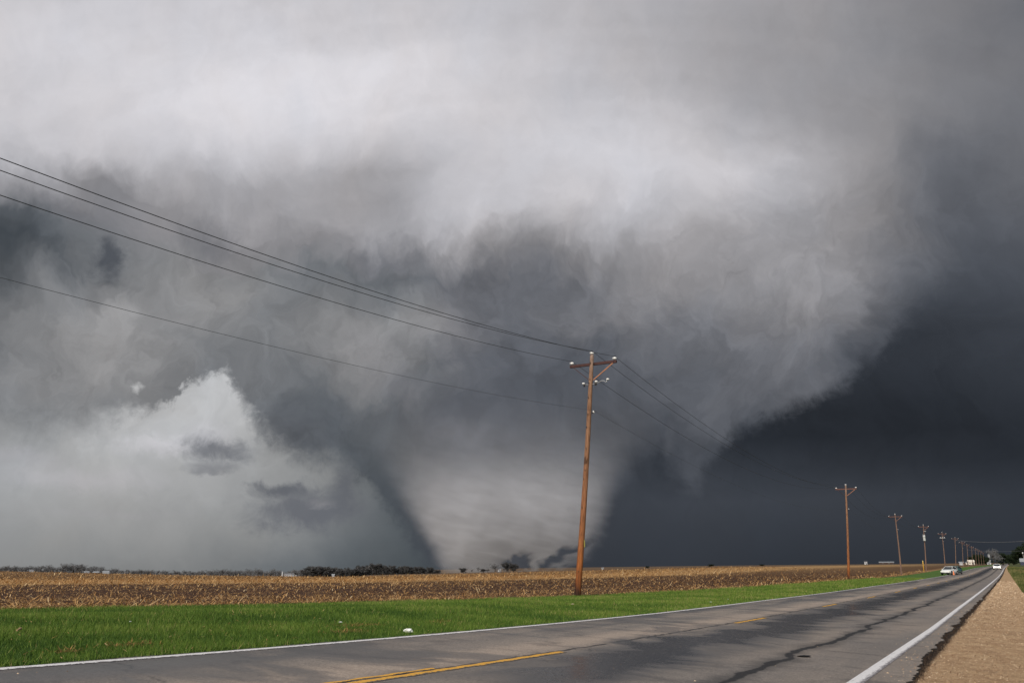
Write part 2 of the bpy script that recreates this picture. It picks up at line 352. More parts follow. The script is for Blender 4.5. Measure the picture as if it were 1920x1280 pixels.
wet = T.m('MULTIPLY', wet, T.mr(grain2, .15, .6, .75, 1.))
# tar line wandering through the near lane
tar_l = T.m('ADD', T.m('MULTIPLY', T.m('SUBTRACT', wob, .5), 1.1), 3.22)
tar_d = T.m('ABSOLUTE', T.m('SUBTRACT', l_, tar_l))
tarn = T.m('MULTIPLY', T.mr(T.m('ADD', tar_d, T.m('MULTIPLY', T.m('SUBTRACT', fine, .5), .20)), .045, .09, 1., 0.), 1.)
tar_halo = T.m('MULTIPLY', T.mr(T.m('ADD', tar_d, T.m('MULTIPLY', T.m('SUBTRACT', smear, .5), 1.4)), .02, .36, 1., 0.), .55)
# joint crack along the centre
cw = T.noise(T.xyz(T.m('MULTIPLY', s_, 2.2), 0., 1.), 1., 6., .75)
cr_d = T.m('ABSOLUTE', T.m('ADD', T.m('SUBTRACT', lc, .10), T.m('MULTIPLY', T.m('SUBTRACT', cw, .5), .34)))
crack = T.m('MULTIPLY', T.mr(cr_d, .018, .06, 1., 0.), T.mr(T.noise(T.xyz(s_, l_, 0.), 1.1, 3., .6), .30, .45))
# broad transverse cracks
tw = T.noise(T.xyz(T.m('MULTIPLY', l_, .7), 2., 1.), 1., 5., .7)
ts_ = T.m('ADD', T.m('ADD', s_, T.m('MULTIPLY', l_, -.35)), T.m('MULTIPLY', tw, 2.0))
tm = T.m('ABSOLUTE', T.m('SUBTRACT', T.m('FRACT', T.m('DIVIDE', T.m('ADD', ts_, 1.6), 11.7)), .5))
tcrack = T.m('MULTIPLY', T.mr(tm, .0012, .003, 1., 0.), T.mr(T.noise(T.xyz(s_, l_, 7.), .8, 3., .6), .42, .55))
# crocodile cracking beside the crack's junction
vor = T.node('ShaderNodeTexVoronoi', feature='DISTANCE_TO_EDGE'); T.put(vor.inputs['Vector'], T.xyz(s_, T.m('MULTIPLY', l_, 1.), 0.)); vor.inputs['Scale'].default_value = 4.5
croc = T.m('MULTIPLY', T.mr(vor.outputs['Distance'], .01, .05, 1., 0.), T.m('MULTIPLY', T.mr(T.noise(T.xyz(s_, l_, 2.), .9, 3., .5), .52, .6), T.m('SUBTRACT', 1., T.mr(T.m('ABSOLUTE', T.m('ADD', lc, .1)), .15, .5))))
dry = T.mix(T.mr(big, .3, .7), (.38, .305, .240), (.19, .168, .152))
tan = T.m('MULTIPLY', T.m('SUBTRACT', 1., T.mr(T.m('ABSOLUTE', T.m('SUBTRACT', T.m('ADD', lc, T.m('MULTIPLY', T.m('SUBTRACT', smear, .5), 1.2)), .55)), .05, .75)), .9)
dry = T.mix(tan, dry, (.62, .475, .36))
dry = T.mix(T.m('MULTIPLY', T.mr(lc, 1.9, 2.7), .6), dry, (.105, .092, .090))
dry = T.mix(T.mr(T.noise(pos, 24., 4., .75), .32, .68), T.mix(.50, dry, (.045, .040, .038)), T.mix(.26, dry, (.36, .31, .27)))
dry = T.mix(T.mr(grain, .40, .70), T.mix(.30, dry, (.03, .03, .03)), T.mix(.25, dry, (.50, .45, .40)))
dry = T.mix(T.mr(fine, .50, .72, 0., .55), dry, (.055, .050, .050))
dark = T.mix(T.mr(grain, .3, .7), (.010, .010, .011), (.042, .040, .040))
c = T.mix(T.m('MULTIPLY', wet, .86), dry, dark)
c = T.mix(tar_halo, c, dark)
c = T.mix(T.m('MAXIMUM', tarn, T.m('MAXIMUM', T.m('MAXIMUM', T.m('MULTIPLY', crack, .9), T.m('MULTIPLY', tcrack, .8)), T.m('MULTIPLY', croc, .8))), c, (.012, .011, .012))
T.put(b.inputs['Base Color'], c)
T.put(b.inputs['Roughness'], T.m('ADD', T.m('MULTIPLY', wet, -.66), T.m('ADD', .80, T.m('MULTIPLY', grain, .1))))
hgt = T.m('SUBTRACT', T.m('ADD', T.m('MULTIPLY', grain, T.m('SUBTRACT', 1., T.m('MULTIPLY', wet, .85))), T.m('MULTIPLY', grain2, .25)), T.m('MULTIPLY', T.m('MAXIMUM', crack, croc), 1.6))
bump(T, b, hgt, .5, .012)

def paint(name, col, under, wear):
    m, T, b = mat(name, .6, .4)
    pos = T.node('ShaderNodeNewGeometry').outputs['Position']
    e = attr(T, 'sl'); s_, l_, v = T.sep(e)      # v = 0 at one side of the line, 1 at the other
    n = T.noise(pos, 9., 6., .7); n2 = T.noise(pos, 70., 3., .6)
    n3 = T.noise(pos, 22., 5., .7)
    k = T.m('ADD', T.m('ADD', T.m('MULTIPLY', n, .6), T.m('ADD', T.m('MULTIPLY', T.m('SUBTRACT', n3, .5), 2.4), .27)), T.m('ADD', T.m('MULTIPLY', T.m('ABSOLUTE', T.m('SUBTRACT', v, .5)), wear*.5), T.mr(v, .62, 0., 0., wear)))
    k = T.m('ADD', k, T.m('MULTIPLY', T.m('SUBTRACT', n2, .5), .25))
    f = T.mr(k, .84, .98)
    T.put(b.inputs['Base Color'], T.mix(f, T.mix(n2, tuple(x*.86 for x in col), col), under))
    bump(T, b, n2, .3, .004)
    return m
m_white = paint('white_paint', (.82, .80, .79), (.15, .135, .14), .46)
m_yellow = paint('yellow_paint', (.78, .40, .035), (.08, .07, .06), .50)

m_soil, T, b = mat('field_soil', .95, .15)
sl = attr(T, 'sl'); s_, l_, dd = T.sep(sl)      # dd = distance from the roadside
pos = T.node('ShaderNodeNewGeometry').outputs['Position']
n1 = T.noise(pos, 3.5, 6., .65); n2 = T.noise(pos, 18., 5., .7)
band_n = T.noise(T.xyz(T.m('MULTIPLY', s_, .02), T.m('MULTIPLY', l_, .35), 0.), 1., 4., .55)
soil = T.mix(T.mr(n1, .3, .7), (.024, .010, .006), (.100, .050, .026))
straw = T.mix(n2, (.32, .185, .075), (.66, .42, .19))
cover = T.ramp(T.m('DIVIDE', T.m('ADD', dd, T.m('MULTIPLY', T.m('SUBTRACT', band_n, .5), .35)), 6.), [(0, .5), (.012, .4), (.025, .10), (.10, .16), (.145, .30), (.18, .66), (.24, .74), (.32, .46), (.42, .26), (.6, .30), (1, .24)])
k = T.m('ADD', T.m('MULTIPLY', n2, .7), T.m('MULTIPLY', T.noise(pos, 7., 3., .5), .3))
f = T.mr(T.m('ADD', k, T.m('SUBTRACT', cover, .5)), .48, .60)
dcam = T.vm('LENGTH', T.vm('MULTIPLY', pos, (1, 1, 0)))
f = T.m('ADD', T.m('MULTIPLY', f, T.mr(dcam, 250., 90., 0., 1.)), T.m('MULTIPLY', cover, T.mr(dcam, 90., 250., 0., 1.)))
far_n = T.noise(pos, .006, 4., .6)
cc = T.mix(f, soil, straw)
cc = T.mix(T.mr(dcam, 320., 700., 0., .75), cc, T.mix(T.mr(far_n, .4, .6), (.110, .064, .040), (.13, .095, .055)))
T.put(b.inputs['Base Color'], cc)
bump(T, b, T.m('ADD', n1, T.m('MULTIPLY', n2, .4)), .9, .10)

def grass_ground(name, c0, c1, c2):
    m, T, b = mat(name, .9, .2)
    pos = T.node('ShaderNodeNewGeometry').outputs['Position']
    n = T.noise(pos, 1.2, 5., .6); n2 = T.noise(pos, 22., 4., .7)
    c = T.mix(T.mr(n, .35, .65), c0, c1); c = T.mix(T.mr(n2, .35, .75, 0., .6), c, c2)
    T.put(b.inputs['Base Color'], c); bump(T, b, n2, .8, .03)
    return m
m_turf = grass_ground('turf', (.060, .125, .020), (.095, .180, .028), (.034, .050, .016))
m_rough = grass_ground('rough_grass', (.055, .085, .020), (.11, .105, .045), (.04, .035, .018))

m_shoulder, T, b = mat('shoulder_gravel', .95, .2)
sl = attr(T, 'sl'); s_, l_, dd = T.sep(sl)
pos = T.node('ShaderNodeNewGeometry').outputs['Position']
n1 = T.noise(pos, 2.2, 5., .6); n2 = T.noise(pos, 45., 5., .75); n3 = T.noise(T.xyz(T.m('MULTIPLY', s_, .35), T.m('MULTIPLY', l_, 1.4), 0.), 1., 4., .6, .3)
c = T.mix(T.mr(n1, .35, .65), (.45, .265, .125), (.64, .425, .225))
c = T.mix(T.mr(n2, .35, .68), T.mix(.5, c, (.12, .070, .040)), T.mix(.35, c, (.66, .50, .35)))
c = T.mix(T.mr(T.noise(pos, 9., 5., .7), .5, .68, 0., .45), c, (.17, .10, .06))
c = T.mix(T.mr(n3, .58, .75, 0., .35), c, (.11, .072, .048))
c = T.mix(T.mr(T.m('ADD', l_, T.m('MULTIPLY', T.m('SUBTRACT', n2, .5), .35)), 1.26, 1.38), c, (.025, .018, .015))
T.put(b.inputs['Base Color'], c); bump(T, b, T.m('ADD', n2, n1), .8, .03)

def tinted(name, stops, rough=.8, trans=0.):
    m, T, b = mat(name, rough, .25)
    t = attr(T, 'tint', False)
    c = T.ramp(t, stops)
    T.put(b.inputs['Base Color'], c)
    if trans:
        tr = T.node('ShaderNodeBsdfTranslucent'); T.put(tr.inputs['Color'], c)
        mx = T.node('ShaderNodeMixShader'); mx.inputs[0].default_value = trans
        T.l.new(b.outputs[0], mx.inputs[1]); T.l.new(tr.outputs[0], mx.inputs[2])
        T.l.new(mx.outputs[0], m.node_tree.nodes['Material Output'].inputs['Surface'])
    return m
m_straw = tinted('corn_straw', [(0, (.11, .055, .022)), (.35, (.35, .180, .060)), (.75, (.62, .38, .155)), (1, (.80, .62, .36))], .75, .15)
m_blade = tinted('grass_blade', [(0, (.036, .085, .012)), (.5, (.118, .200, .028)), (.85, (.235, .315, .055)), (1, (.38, .30, .13))], .6, .3)
m_rblade = tinted('rough_blade', [(0, (.04, .07, .014)), (.5, (.10, .12, .03)), (1, (.32, .25, .12))], .7, .25)
m_pebble = tinted('pebble', [(0, (.14, .080, .045)), (.5, (.50, .325, .185)), (1, (.85, .68, .48))], .9)

# ------------------------------------------------------------------ ground sheets that share their borders
s_near = np.concatenate([np.arange(-24, 4, 1.), np.arange(4, 45, .25), np.arange(45, 90, .75)])
g_ = [90.]
while g_[-1] < 9000: g_.append(g_[-1]*1.035+.3)
b_ = [-24.]
while b_[-1] > -3500: b_.append(b_[-1]*1.3)
S_ALL = np.concatenate([np.array(b_[:0:-1]), s_near, np.array(g_)])
def sheet(name, mt, lo, hi, vv, svals=S_ALL, dz=0., third=None, zfun=None, kind='structure', smooth=True, label=None):
    svals = np.asarray(svals); vv = np.asarray(vv)
    S, V = np.meshgrid(svals, vv, indexing='ij')
    a, bb = lo(S), hi(S)
    L = a+(bb-a)*V
    x, y = world_xy(S, L)
    z = terrain(x, y)+dz
    if zfun is not None: z = z+zfun(S, L)
    n, k = S.shape
    idx = np.arange(n*k).reshape(n, k)
    f = np.stack([idx[:-1, :-1], idx[1:, :-1], idx[1:, 1:], idx[:-1, 1:]], -1).reshape(-1, 4)
    if (hi(np.array([10.]))-lo(np.array([10.])))[0] > 0: pass
    else: f = f[:, ::-1]
    t3 = third(S, L) if third is not None else V
    o = mesh_np(name, np.stack([x, y, z], -1), f, mt, {'sl': np.stack([S, L, t3], -1).reshape(-1, 3)}, smooth)
    tag(o, label=label, kind=kind)
    return o
# asphalt with a ragged, broken near edge
_jx = np.arange(-50, 200, .13); _jr = np.random.default_rng(11)
_jy = _jr.normal(0, .035, len(_jx))+np.interp(_jx, np.arange(-50, 201, .9), _jr.normal(0, .05, len(np.arange(-50, 201, .9))))
def jag(s):
    return np.interp(s, _jx, _jy)
redge = lambda s: 1.36+.14*sstep(11, 24, s)+.8*jag(s)*(s > 0)
ledge = lambda s: ll(s)+.10+.03*np.sin(s*2.1)+.02*np.sin(s*7.7)
s_road = np.concatenate([S_ALL[S_ALL < 4], np.arange(4, 40, .08), np.arange(40, 90, .4), np.array(g_)])
road = sheet('road', m_road, redge, ledge, np.linspace(0, 1, 13), s_road, third=lambda S, L: L-cl(S))
# the broken side of the slab
xs = s_road; e0 = redge(xs); x, y = world_xy(xs, e0); z = terrain(x, y)
x2, y2 = world_xy(xs, e0-.03)
n = len(xs); vs_ = np.concatenate([np.stack([x, y, z], -1), np.stack([x2, y2, z-.10], -1)])
i = np.arange(n-1); m_tar = plain('broken_asphalt', (.02, .017, .015), .95)
o = mesh_np('road_edge', vs_, np.stack([i, i+n, i+n+1, i+1], -1), m_tar, {'sl': np.zeros((2*n, 3))}); tag(o, kind='structure')
shl = lambda s: np.interp(s, [45, 64, 107, 190, 264, 400], [-1.1, -.55, -.32, .15, .7, .9])
shz = lambda S, L: -.04*sstep(1.1, 1.35, L)
shoulder = sheet('gravel_shoulder', m_shoulder, shl, lambda s: 1.75+0*s, np.linspace(0, 1, 28), third=lambda S, L: L,
                 zfun=shz)
far_l = [0, .0002, .0005, .0009, .0014, .002, .003, .0045, .007, .011, .018, .03, .05, .09, .16, .3, .55, 1]
right_bank = sheet('right_verge', m_rough, shl, lambda s: -5500+0*s, far_l)
verge = sheet('grass_verge', m_turf, ledge, fe, np.linspace(0, 1, 24), dz=-.004, zfun=lambda S, L: -.012*np.sin(np.clip((L-9)/8, 0, 1)*math.pi))
lband = lambda s: np.interp(s, [0, 20, 41, 76, 140, 190, 400], [100, 92, 76, 50, 30, 27, 25])     # depth of the darker, barer strip
fl = [0.]
st_ = .35
while fl[-1] < 5500: fl.append(fl[-1]+st_); st_ *= 1.045
fl = np.array(fl)/fl[-1]
field = sheet('corn_field', m_soil, fe, lambda s: fe(s)+5500, fl, third=lambda S, L: (L-fe(S))/lband(S),
              zfun=lambda S, L: (.035*np.sin(L*8.2+.6*np.sin(S*.3))+.03*np.sin(S*3.1+L*2.)*np.sin(L*3.7))*(1-sstep(60, 120, np.hypot(S, L))))

# painted lines
s_line = np.concatenate([np.arange(-10, 60, .25), np.arange(60, 120, 1.), np.array(g_)[np.array(g_) > 120]])
s_line = s_line[s_line < 1500]
sheet('near_edge_line', m_white, lambda s: rl(s)-.185, lambda s: rl(s), [0, .5, 1], s_line, dz=.004)
sheet('far_edge_line', m_white, lambda s: ll(s)-.13, lambda s: ll(s)+.02, [0, .5, 1], s_line, dz=.004)
for a in np.arange(9.1-12.2, 240, 12.2):
    aa = a if a > 0 else a
    ss = np.arange(aa, aa+3.01, .15) if a < 70 else np.linspace(aa, aa+3, 5)
    if abs(a-9.1) < .1: ss = np.arange(6.0, 12.0, .12)
    w = .072
    o = sheet('lane_dash', m_yellow, lambda s: cl(s)-w+.012*np.sin(s*9), lambda s: cl(s)+w+.012*np.sin(s*13), [0, .5, 1], ss, dz=.004)

sheet('lane_dash', m_yellow, lambda s: cl(s)+.12+.015*np.sin(s*7), lambda s: cl(s)+.20+.015*np.sin(s*11), [0, .5, 1], np.arange(5.6, 8.9, .12), dz=.004)
# ------------------------------------------------------------------ loose cover: straw, stubble, grass, pebbles
def strips(P, A, Ln, Wd, tilt, bend, tintv, name, mt, taper=.6, label=None):
    """many small bent strips: base P, heading A, length, width, tilt above level, droop"""
    n = len(P); h = np.stack([np.cos(A), np.sin(A), np.zeros(n)], -1); side = np.stack([-np.sin(A), np.cos(A), np.zeros(n)], -1)
    up = np.array([0, 0, 1.])
    d1 = h*np.cos(tilt)[:, None]+up*np.sin(tilt)[:, None]; t2 = tilt-bend
    d2 = h*np.cos(t2)[:, None]+up*np.sin(t2)[:, None]
    p0 = P; p1 = P+d1*(Ln*.55)[:, None]; p2 = p1+d2*(Ln*.45)[:, None]
    w = (Wd/2)[:, None]
    V = np.stack([p0-side*w, p0+side*w, p1+side*w*.95, p1-side*w*.95, p2+side*w*taper, p2-side*w*taper], 1).reshape(-1, 3)
    b0 = np.arange(n)[:, None]*6
    F = np.concatenate([b0+np.array([0, 1, 2, 3]), b0+np.array([3, 2, 4, 5])], 1).reshape(-1, 4)
    o = mesh_np(name, V, F, mt, {'tint': np.repeat(tintv, 6)}); tag(o, label=label, kind='stuff')
    return o
def scatter(n, az0, az1, d0, d1, p):
    az = np.radians(rng.uniform(az0, az1, n)); u = rng.random(n)
    D = (d0**p+(d1**p-d0**p)*u)**(1/p)
    x, y = D*np.sin(az), D*np.cos(az)
    return x, y, x*RX+y*RY, x*NX+y*NY, D
# corn residue lying about
x, y, S, L, D = scatter(420000, -36, 30, 15, 230, .35)
d = L-fe(S)
cover = np.interp(d/lband(S), [0, .10, .18, .8, 1.1, 1.7, 2.5, 5], [.40, .30, .13, .17, .75, .95, .5, .2])*np.interp(d, [0, 2.5, 5], [1.3, 1.1, 1])
clump = np.sin(x*.9+np.sin(y*.8)*1.4)*np.sin(y*1.25+np.sin(x*1.1)); cover = cover*np.clip(1+1.0*clump, .15, 2)
keep = (d > -.25) & (rng.random(len(d)) < cover)
x, y, S, L, D = [a[keep] for a in (x, y, S, L, D)]
n = len(x); z = terrain(x, y)+rng.uniform(0, .05, n)
big_ = rng.random(n)
Ln = (.08+.40*big_**1.9)*np.clip(D/60, .8, 1.8)*(.8+.4*rng.random(n)); Wd = (.012+.024*rng.random(n))*np.clip(D/45, .8, 3.)
tl = np.abs(rng.normal(0, .30, n))
tt = np.clip(rng.beta(2, 2.4, n)+.08*(tl > .5), 0, 1)
strips(np.stack([x, y, z], -1), rng.uniform(0, 6.283, n), Ln, Wd, tl, rng.uniform(-.2, .9, n), tt, 'corn_residue', m_straw, label='chopped pale corn straw lying over dark field soil')
print('residue', n)
# stubble standing in rows
rows = []
for r in range(0, 60):
    l0 = .35+.76*r
    dens = np.interp(l0, [0, 2.5, 5, 22, 30, 46], [.34, .22, .03, .04, .18, .25])
    s = np.arange(4, 140, .21); s = s+rng.uniform(-.07, .07, len(s)); s = s[rng.random(len(s)) < dens*.75*np.interp(s, [4, 60, 140], [1, .8, .35])]
    rows.append(np.stack([s, fe(s)+l0+rng.normal(0, .05, len(s))], -1))
R_ = np.concatenate(rows); x, y = world_xy(R_[:, 0], R_[:, 1]); n = len(x); D = np.hypot(x, y)
strips(np.stack([x, y, terrain(x, y)-.02], -1), rng.uniform(0, 6.283, n), rng.uniform(.04, .17, n), rng.uniform(.018, .03, n)*np.clip(D/45, 1, 2), rng.uniform(.5, 1.5, n), rng.normal(0, .25, n), rng.uniform(.4, 1, n), 'corn_stubble', m_straw, .8, label='cut corn stalks standing in rows along the field edge')
print('stubble', n)
# verge grass
x, y, S, L, D = scatter(1500000, -37, 31, 9.5, 130, .25)
keep = (L > ll(S)+.08) & (L < fe(S)+.15)
x, y, S, L, D = [a[keep] for a in (x, y, S, L, D)]
n = len(x); print('verge blades', n)
if n > 420000:
    x, y, S, L, D = [a[:420000] for a in (x, y, S, L, D)]; n = 420000
pat = np.sin(x*.9+1.3*np.sin(y*.7))*np.sin(y*1.1+np.sin(x*.5)*1.7)
edge_tall = np.exp(-np.abs(L-fe(S))/.5)
Ln = (.045+.05*rng.random(n)+.02*pat+.05*edge_tall*rng.random(n))*np.clip(D/35, 1, 2.2)
pat2 = np.sin(x*2.3+2*np.sin(y*1.9))*np.sin(y*3.1+x*.7)
tt = np.clip(.40+.20*pat+.12*pat2+.012*(D-14).clip(0,18)-.1+rng.normal(0, .20, n)+.45*(rng.random(n) < .035)+.12*np.exp(-(L-ll(S))/.5)*rng.random(n), 0, 1)
az_ = rng.uniform(0, 6.283, n)
def blades(x, y, z, A, Ln, Wd, lean, tint_, name, mt, label):
    n = len(x); sx, sy = np.cos(A)*Wd/2, np.sin(A)*Wd/2
    B = rng.uniform(0, 6.283, n)
    V = np.stack([np.stack([x-sx, y-sy, z], -1), np.stack([x+sx, y+sy, z], -1), np.stack([x+np.cos(B)*Ln*lean, y+np.sin(B)*Ln*lean, z+Ln], -1)], 1).reshape(-1, 3)
    F = np.arange(3*n).reshape(n, 3)
    o = mesh_np(name, V, F, mt, {'tint': np.repeat(tint_, 3)}); tag(o, label=label, kind='stuff'); return o
blades(x, y, terrain(x, y)-.015, az_, Ln, rng.uniform(.006, .011, n)*np.clip(D/14, 1, 6), rng.uniform(0, .9, n), tt, 'verge_grass', m_blade, 'short bright green grass between road and corn field')
# brown dead tufts in the verge
tx_, ty_, tS, tL, tD = scatter(30000, -37, 20, 9.5, 60, .3)
keep = (tL > ll(tS)+.1) & (tL < fe(tS)) & (np.sin(tx_*1.4+np.sin(ty_))*np.sin(ty_*1.7) > .1); tx_, ty_, tS, tL, tD = [a[keep] for a in (tx_, ty_, tS, tL, tD)]; n = len(tx_)
blades(tx_, ty_, terrain(tx_, ty_)-.01, rng.uniform(0, 6.283, n), rng.uniform(.07, .13, n)*np.clip(tD/35, 1, 1.6), rng.uniform(.008, .014, n)*np.clip(tD/14, 1, 4), rng.uniform(0, 1.1, n), np.clip(rng.normal(.62, .25, n), 0, 1), 'tall_grass', m_blade, 'taller loose tufts standing in the roadside grass')
x, y, S, L, D = scatter(1900, -37, 20, 9.5, 60, .3)
keep = (L > ll(S)) & (L < fe(S)); x, y = x[keep], y[keep]; n = len(x)
strips(np.stack([x, y, terrain(x, y)+.05], -1), rng.uniform(0, 6.283, n), rng.uniform(.04, .13, n), rng.uniform(.005, .011, n), rng.uniform(-.1, .4, n), rng.uniform(0, .5, n), rng.uniform(.1, .9, n), 'blown_straw', m_straw, .5, label='stray bits of corn straw blown into the green verge')
cs = [(7.3, 9.9, .22), (11.3, 9.75, .25), (12.4, 10.5, .3), (6.3, 9.7, .12), (14.6, 10.2, .2)]
px_, py_ = [], []
for s0, l0, r0 in cs:
    k = int(300*r0*3); a = rng.normal(0, r0, k)+s0; c_ = rng.normal(0, r0*.45, k)+l0
    q = world_xy(a, c_); px_.append(q[0]); py_.append(q[1])
x, y = np.concatenate(px_), np.concatenate(py_); n = len(x)
strips(np.stack([x, y, terrain(x, y)+.02], -1), rng.uniform(0, 6.283, n), rng.uniform(.04, .13, n), rng.uniform(.004, .009, n), rng.uniform(.1, .8, n), rng.uniform(0, .9, n), rng.uniform(0, .55, n), 'dead_grass', m_straw, .4, label='small brown tufts of dead grass in the green verge')
# right verge and ditch
x, y, S, L, D = scatter(240000, 27, 37, 40, 420, .3)
keep = (L < shl(S)+.1) & (L > -30); x, y, S, L, D = [a[keep] for a in (x, y, S, L, D)]; n = len(x)
pat = np.sin(x*.25)*np.sin(y*.21)
blades(x, y, terrain(x, y)-.02, rng.uniform(0, 6.283, n), rng.uniform(.08, .28, n), rng.uniform(.03, .07, n)*np.clip(D/90, .5, 3), rng.uniform(0, .9, n), np.clip(.5+.25*pat+rng.normal(0, .2, n), 0, 1), 'roadside_weeds', m_rblade, 'uneven green and dry weeds along the ditch right of the gravel')
# dark stubble of dead grass along the broken asphalt edge
s = 5+85*rng.random(26000)**1.8; l = redge(s)-rng.gamma(1.6, .035, len(s)); x, y = world_xy(s, l); n = len(x)
strips(np.stack([x, y, terrain(x, y)-.05], -1), rng.uniform(0, 6.283, n), rng.uniform(.02, .08, n), rng.uniform(.003, .008, n), rng.uniform(.2, 1.3, n), rng.uniform(0, .9, n), np.zeros(n), 'edge_weeds', plain('dead_root', (.045, .028, .018), .95), .4, label='dark dead weeds in the gap between asphalt edge and gravel')
# pebbles
def pebbles(x, y, r, tint_, name, label, mt=m_pebble, zo=0.):
    n = len(x); z = terrain(x, y)+zo
    base = np.array([[1, 0, 0], [.3, .95, 0], [-.8, .6, 0], [-.8, -.6, 0], [.3, -.95, 0], [.1, .05, .75]])
    a = rng.uniform(0, 6.283, n); ca, sa_ = np.cos(a), np.sin(a)
    sc = np.stack([r*rng.uniform(.7, 1.3, n), r*rng.uniform(.6, 1.1, n), r*rng.uniform(.5, 1.1, n)], -1)
    q = base[None]*sc[:, None, :]
    X = q[..., 0]*ca[:, None]-q[..., 1]*sa_[:, None]+x[:, None]; Y = q[..., 0]*sa_[:, None]+q[..., 1]*ca[:, None]+y[:, None]
    V = np.stack([X, Y, q[..., 2]+z[:, None]-.004], -1).reshape(-1, 3)
    b0 = np.arange(n)[:, None]*6
    F = np.concatenate([b0+np.array(t) for t in ([0, 1, 5], [1, 2, 5], [2, 3, 5], [3, 4, 5], [4, 0, 5])], 1).reshape(-1, 3)
    o = mesh_np(name, V, F, mt, {'tint': np.repeat(tint_, 6)}); tag(o, label=label, kind='stuff'); return o
x, y, S, L, D = scatter(260000, 22, 38, 7.5, 110, .3)
keep = (L > shl(S)-.05) & (L < 1.38); x, y, D, L, S = [a[keep] for a in (x, y, D, L, S)]; n = len(x); print('pebbles', n)
pebbles(x, y, rng.gamma(3., .0021, n)*np.clip(D/18, 1, 4), rng.beta(2.2, 2.2, n), 'gravel', 'crushed tan gravel scattered over the right road shoulder', zo=shz(S, L))
s = 6+30*rng.random(5200)**1.4; l = redge(s)+rng.gamma(1.3, .16, 5200); x, y = world_xy(s, l)
pebbles(x, y, rng.gamma(2.4, .0026, 5200), rng.uniform(.1, 1., 5200), 'spilled_gravel', 'tan stones spilled from the shoulder on the edge of the asphalt')
s = 5+45*rng.random(2600)**1.5; l = rng.uniform(1.5, 8.9, 2600); x, y = world_xy(s, l)
pebbles(x, y, rng.gamma(2., .0022, 2600), rng.uniform(0, .9, 2600), 'road_grit', 'loose grit and small stones scattered on the asphalt')

x, y, S, L, D = scatter(60000, 22, 38, 8, 70, .3)
keep = (L > shl(S)-.05) & (L < 1.34) & (np.sin(x*1.7+np.sin(y*1.3))*np.sin(y*.9) > -.35); x, y, D, L, S = [a[keep] for a in (x, y, D, L, S)]; n = len(x)
strips(np.stack([x, y, terrain(x, y)+shz(S, L)+.004], -1), rng.uniform(0, 6.283, n), rng.uniform(.015, .07, n)*np.clip(D/20, 1, 2), rng.uniform(.003, .008, n)*np.clip(D/18, 1, 3), np.abs(rng.normal(0, .25, n)), rng.uniform(-.1, .4, n), rng.beta(1.6, 1.8, n), 'shoulder_straw', m_pebble, .5, label='bits of dry grass and chaff lying on the tan gravel shoulder')

# ================================================================== helpers for built things
class MB:
    def __init__(self): self.v = []; self.f = []; self.sm = []
    def add(self, v, f, smooth=False):
        o = len(self.v); self.v += [tuple(p) for p in v]; self.f += [tuple(i+o for i in q) for q in f]; self.sm += [smooth]*len(f); return self
    def box(self, c, size, M=None):
        hx, hy, hz = [a/2 for a in size]
        v = [Vector((sx*hx, sy*hy, sz*hz)) for sx in (-1, 1) for sy in (-1, 1) for sz in (-1, 1)]
        if M is not None: v = [M @ p for p in v]
        v = [p+Vector(c) for p in v]
        return self.add(v, [(0, 1, 3, 2), (4, 6, 7, 5), (0, 4, 5, 1), (2, 3, 7, 6), (0, 2, 6, 4), (1, 5, 7, 3)])
    def bar(self, a, b, w, h):
        a, b = Vector(a), Vector(b); d = (b-a); q = d.to_track_quat('Y', 'Z').to_matrix()
        return self.box((a+b)/2, (w, d.length, h), q)
    def tube(self, pts, rad, n=12, cap=True):
        pts = [Vector(p) for p in pts]; rad = rad if hasattr(rad, '__len__') else [rad]*len(pts)
        v = []; f = []
        for i, p in enumerate(pts):
            d = (pts[min(i+1, len(pts)-1)]-pts[max(i-1, 0)]).normalized()
            ref = Vector((0, 0, 1)) if abs(d.z) < .9 else Vector((1, 0, 0))
            s = d.cross(ref).normalized(); t = s.cross(d)
            for k in range(n):
                a = 2*math.pi*k/n; v.append(p+(s*math.cos(a)+t*math.sin(a))*rad[i])
        for i in range(len(pts)-1):
            for k in range(n):
                f.append((i*n+k, i*n+(k+1) % n, (i+1)*n+(k+1) % n, (i+1)*n+k))
        self.add(v, f, True)
        if cap:
            o = len(self.v)-len(v)
            self.f += [tuple(o+k for k in range(n))[::-1], tuple(o+(len(pts)-1)*n+k for k in range(n))]; self.sm += [False, False]
        return self
    def lathe(self, prof, n=14, c=(0, 0, 0), M=None):
        v = []; f = []
        for r, z in prof:
            for k in range(n):
                a = 2*math.pi*k/n; p = Vector((r*math.cos(a), r*math.sin(a), z))
                if M is not None: p = M @ p
                v.append(p+Vector(c))
        for i in range(len(prof)-1):
            for k in range(n): f.append((i*n+k, i*n+(k+1) % n, (i+1)*n+(k+1) % n, (i+1)*n+k))
        return self.add(v, f, True)
    def build(self, name, m, parent=None, label=None):
        me = bpy.data.meshes.new(name); me.from_pydata(self.v, [], self.f); me.polygons.foreach_set('use_smooth', self.sm); me.materials.append(m); me.update()
        o = bpy.data.objects.new(name, me); link(o, parent)
        if label: o['label'] = label
        return o
def empty(name, loc, label, cat, rz=0., group=None):
    o = bpy.data.objects.new(name, None); o.empty_display_size = .3; link(o); o.location = loc; o.rotation_euler = (0, 0, rz)
    return tag(o, label, cat, group)
def copy_tree(o, parent=None):
    c = o.copy(); link(c, parent)
    for ch in o.children: copy_tree(ch, c)
    return c
def P3(s, l, h=0.):
    x, y = world_xy(s, l); return Vector((float(x), float(y), float(terrain(x, y))+h))
ROADROT = -AZR      # local +Y along the road, local +X to its right

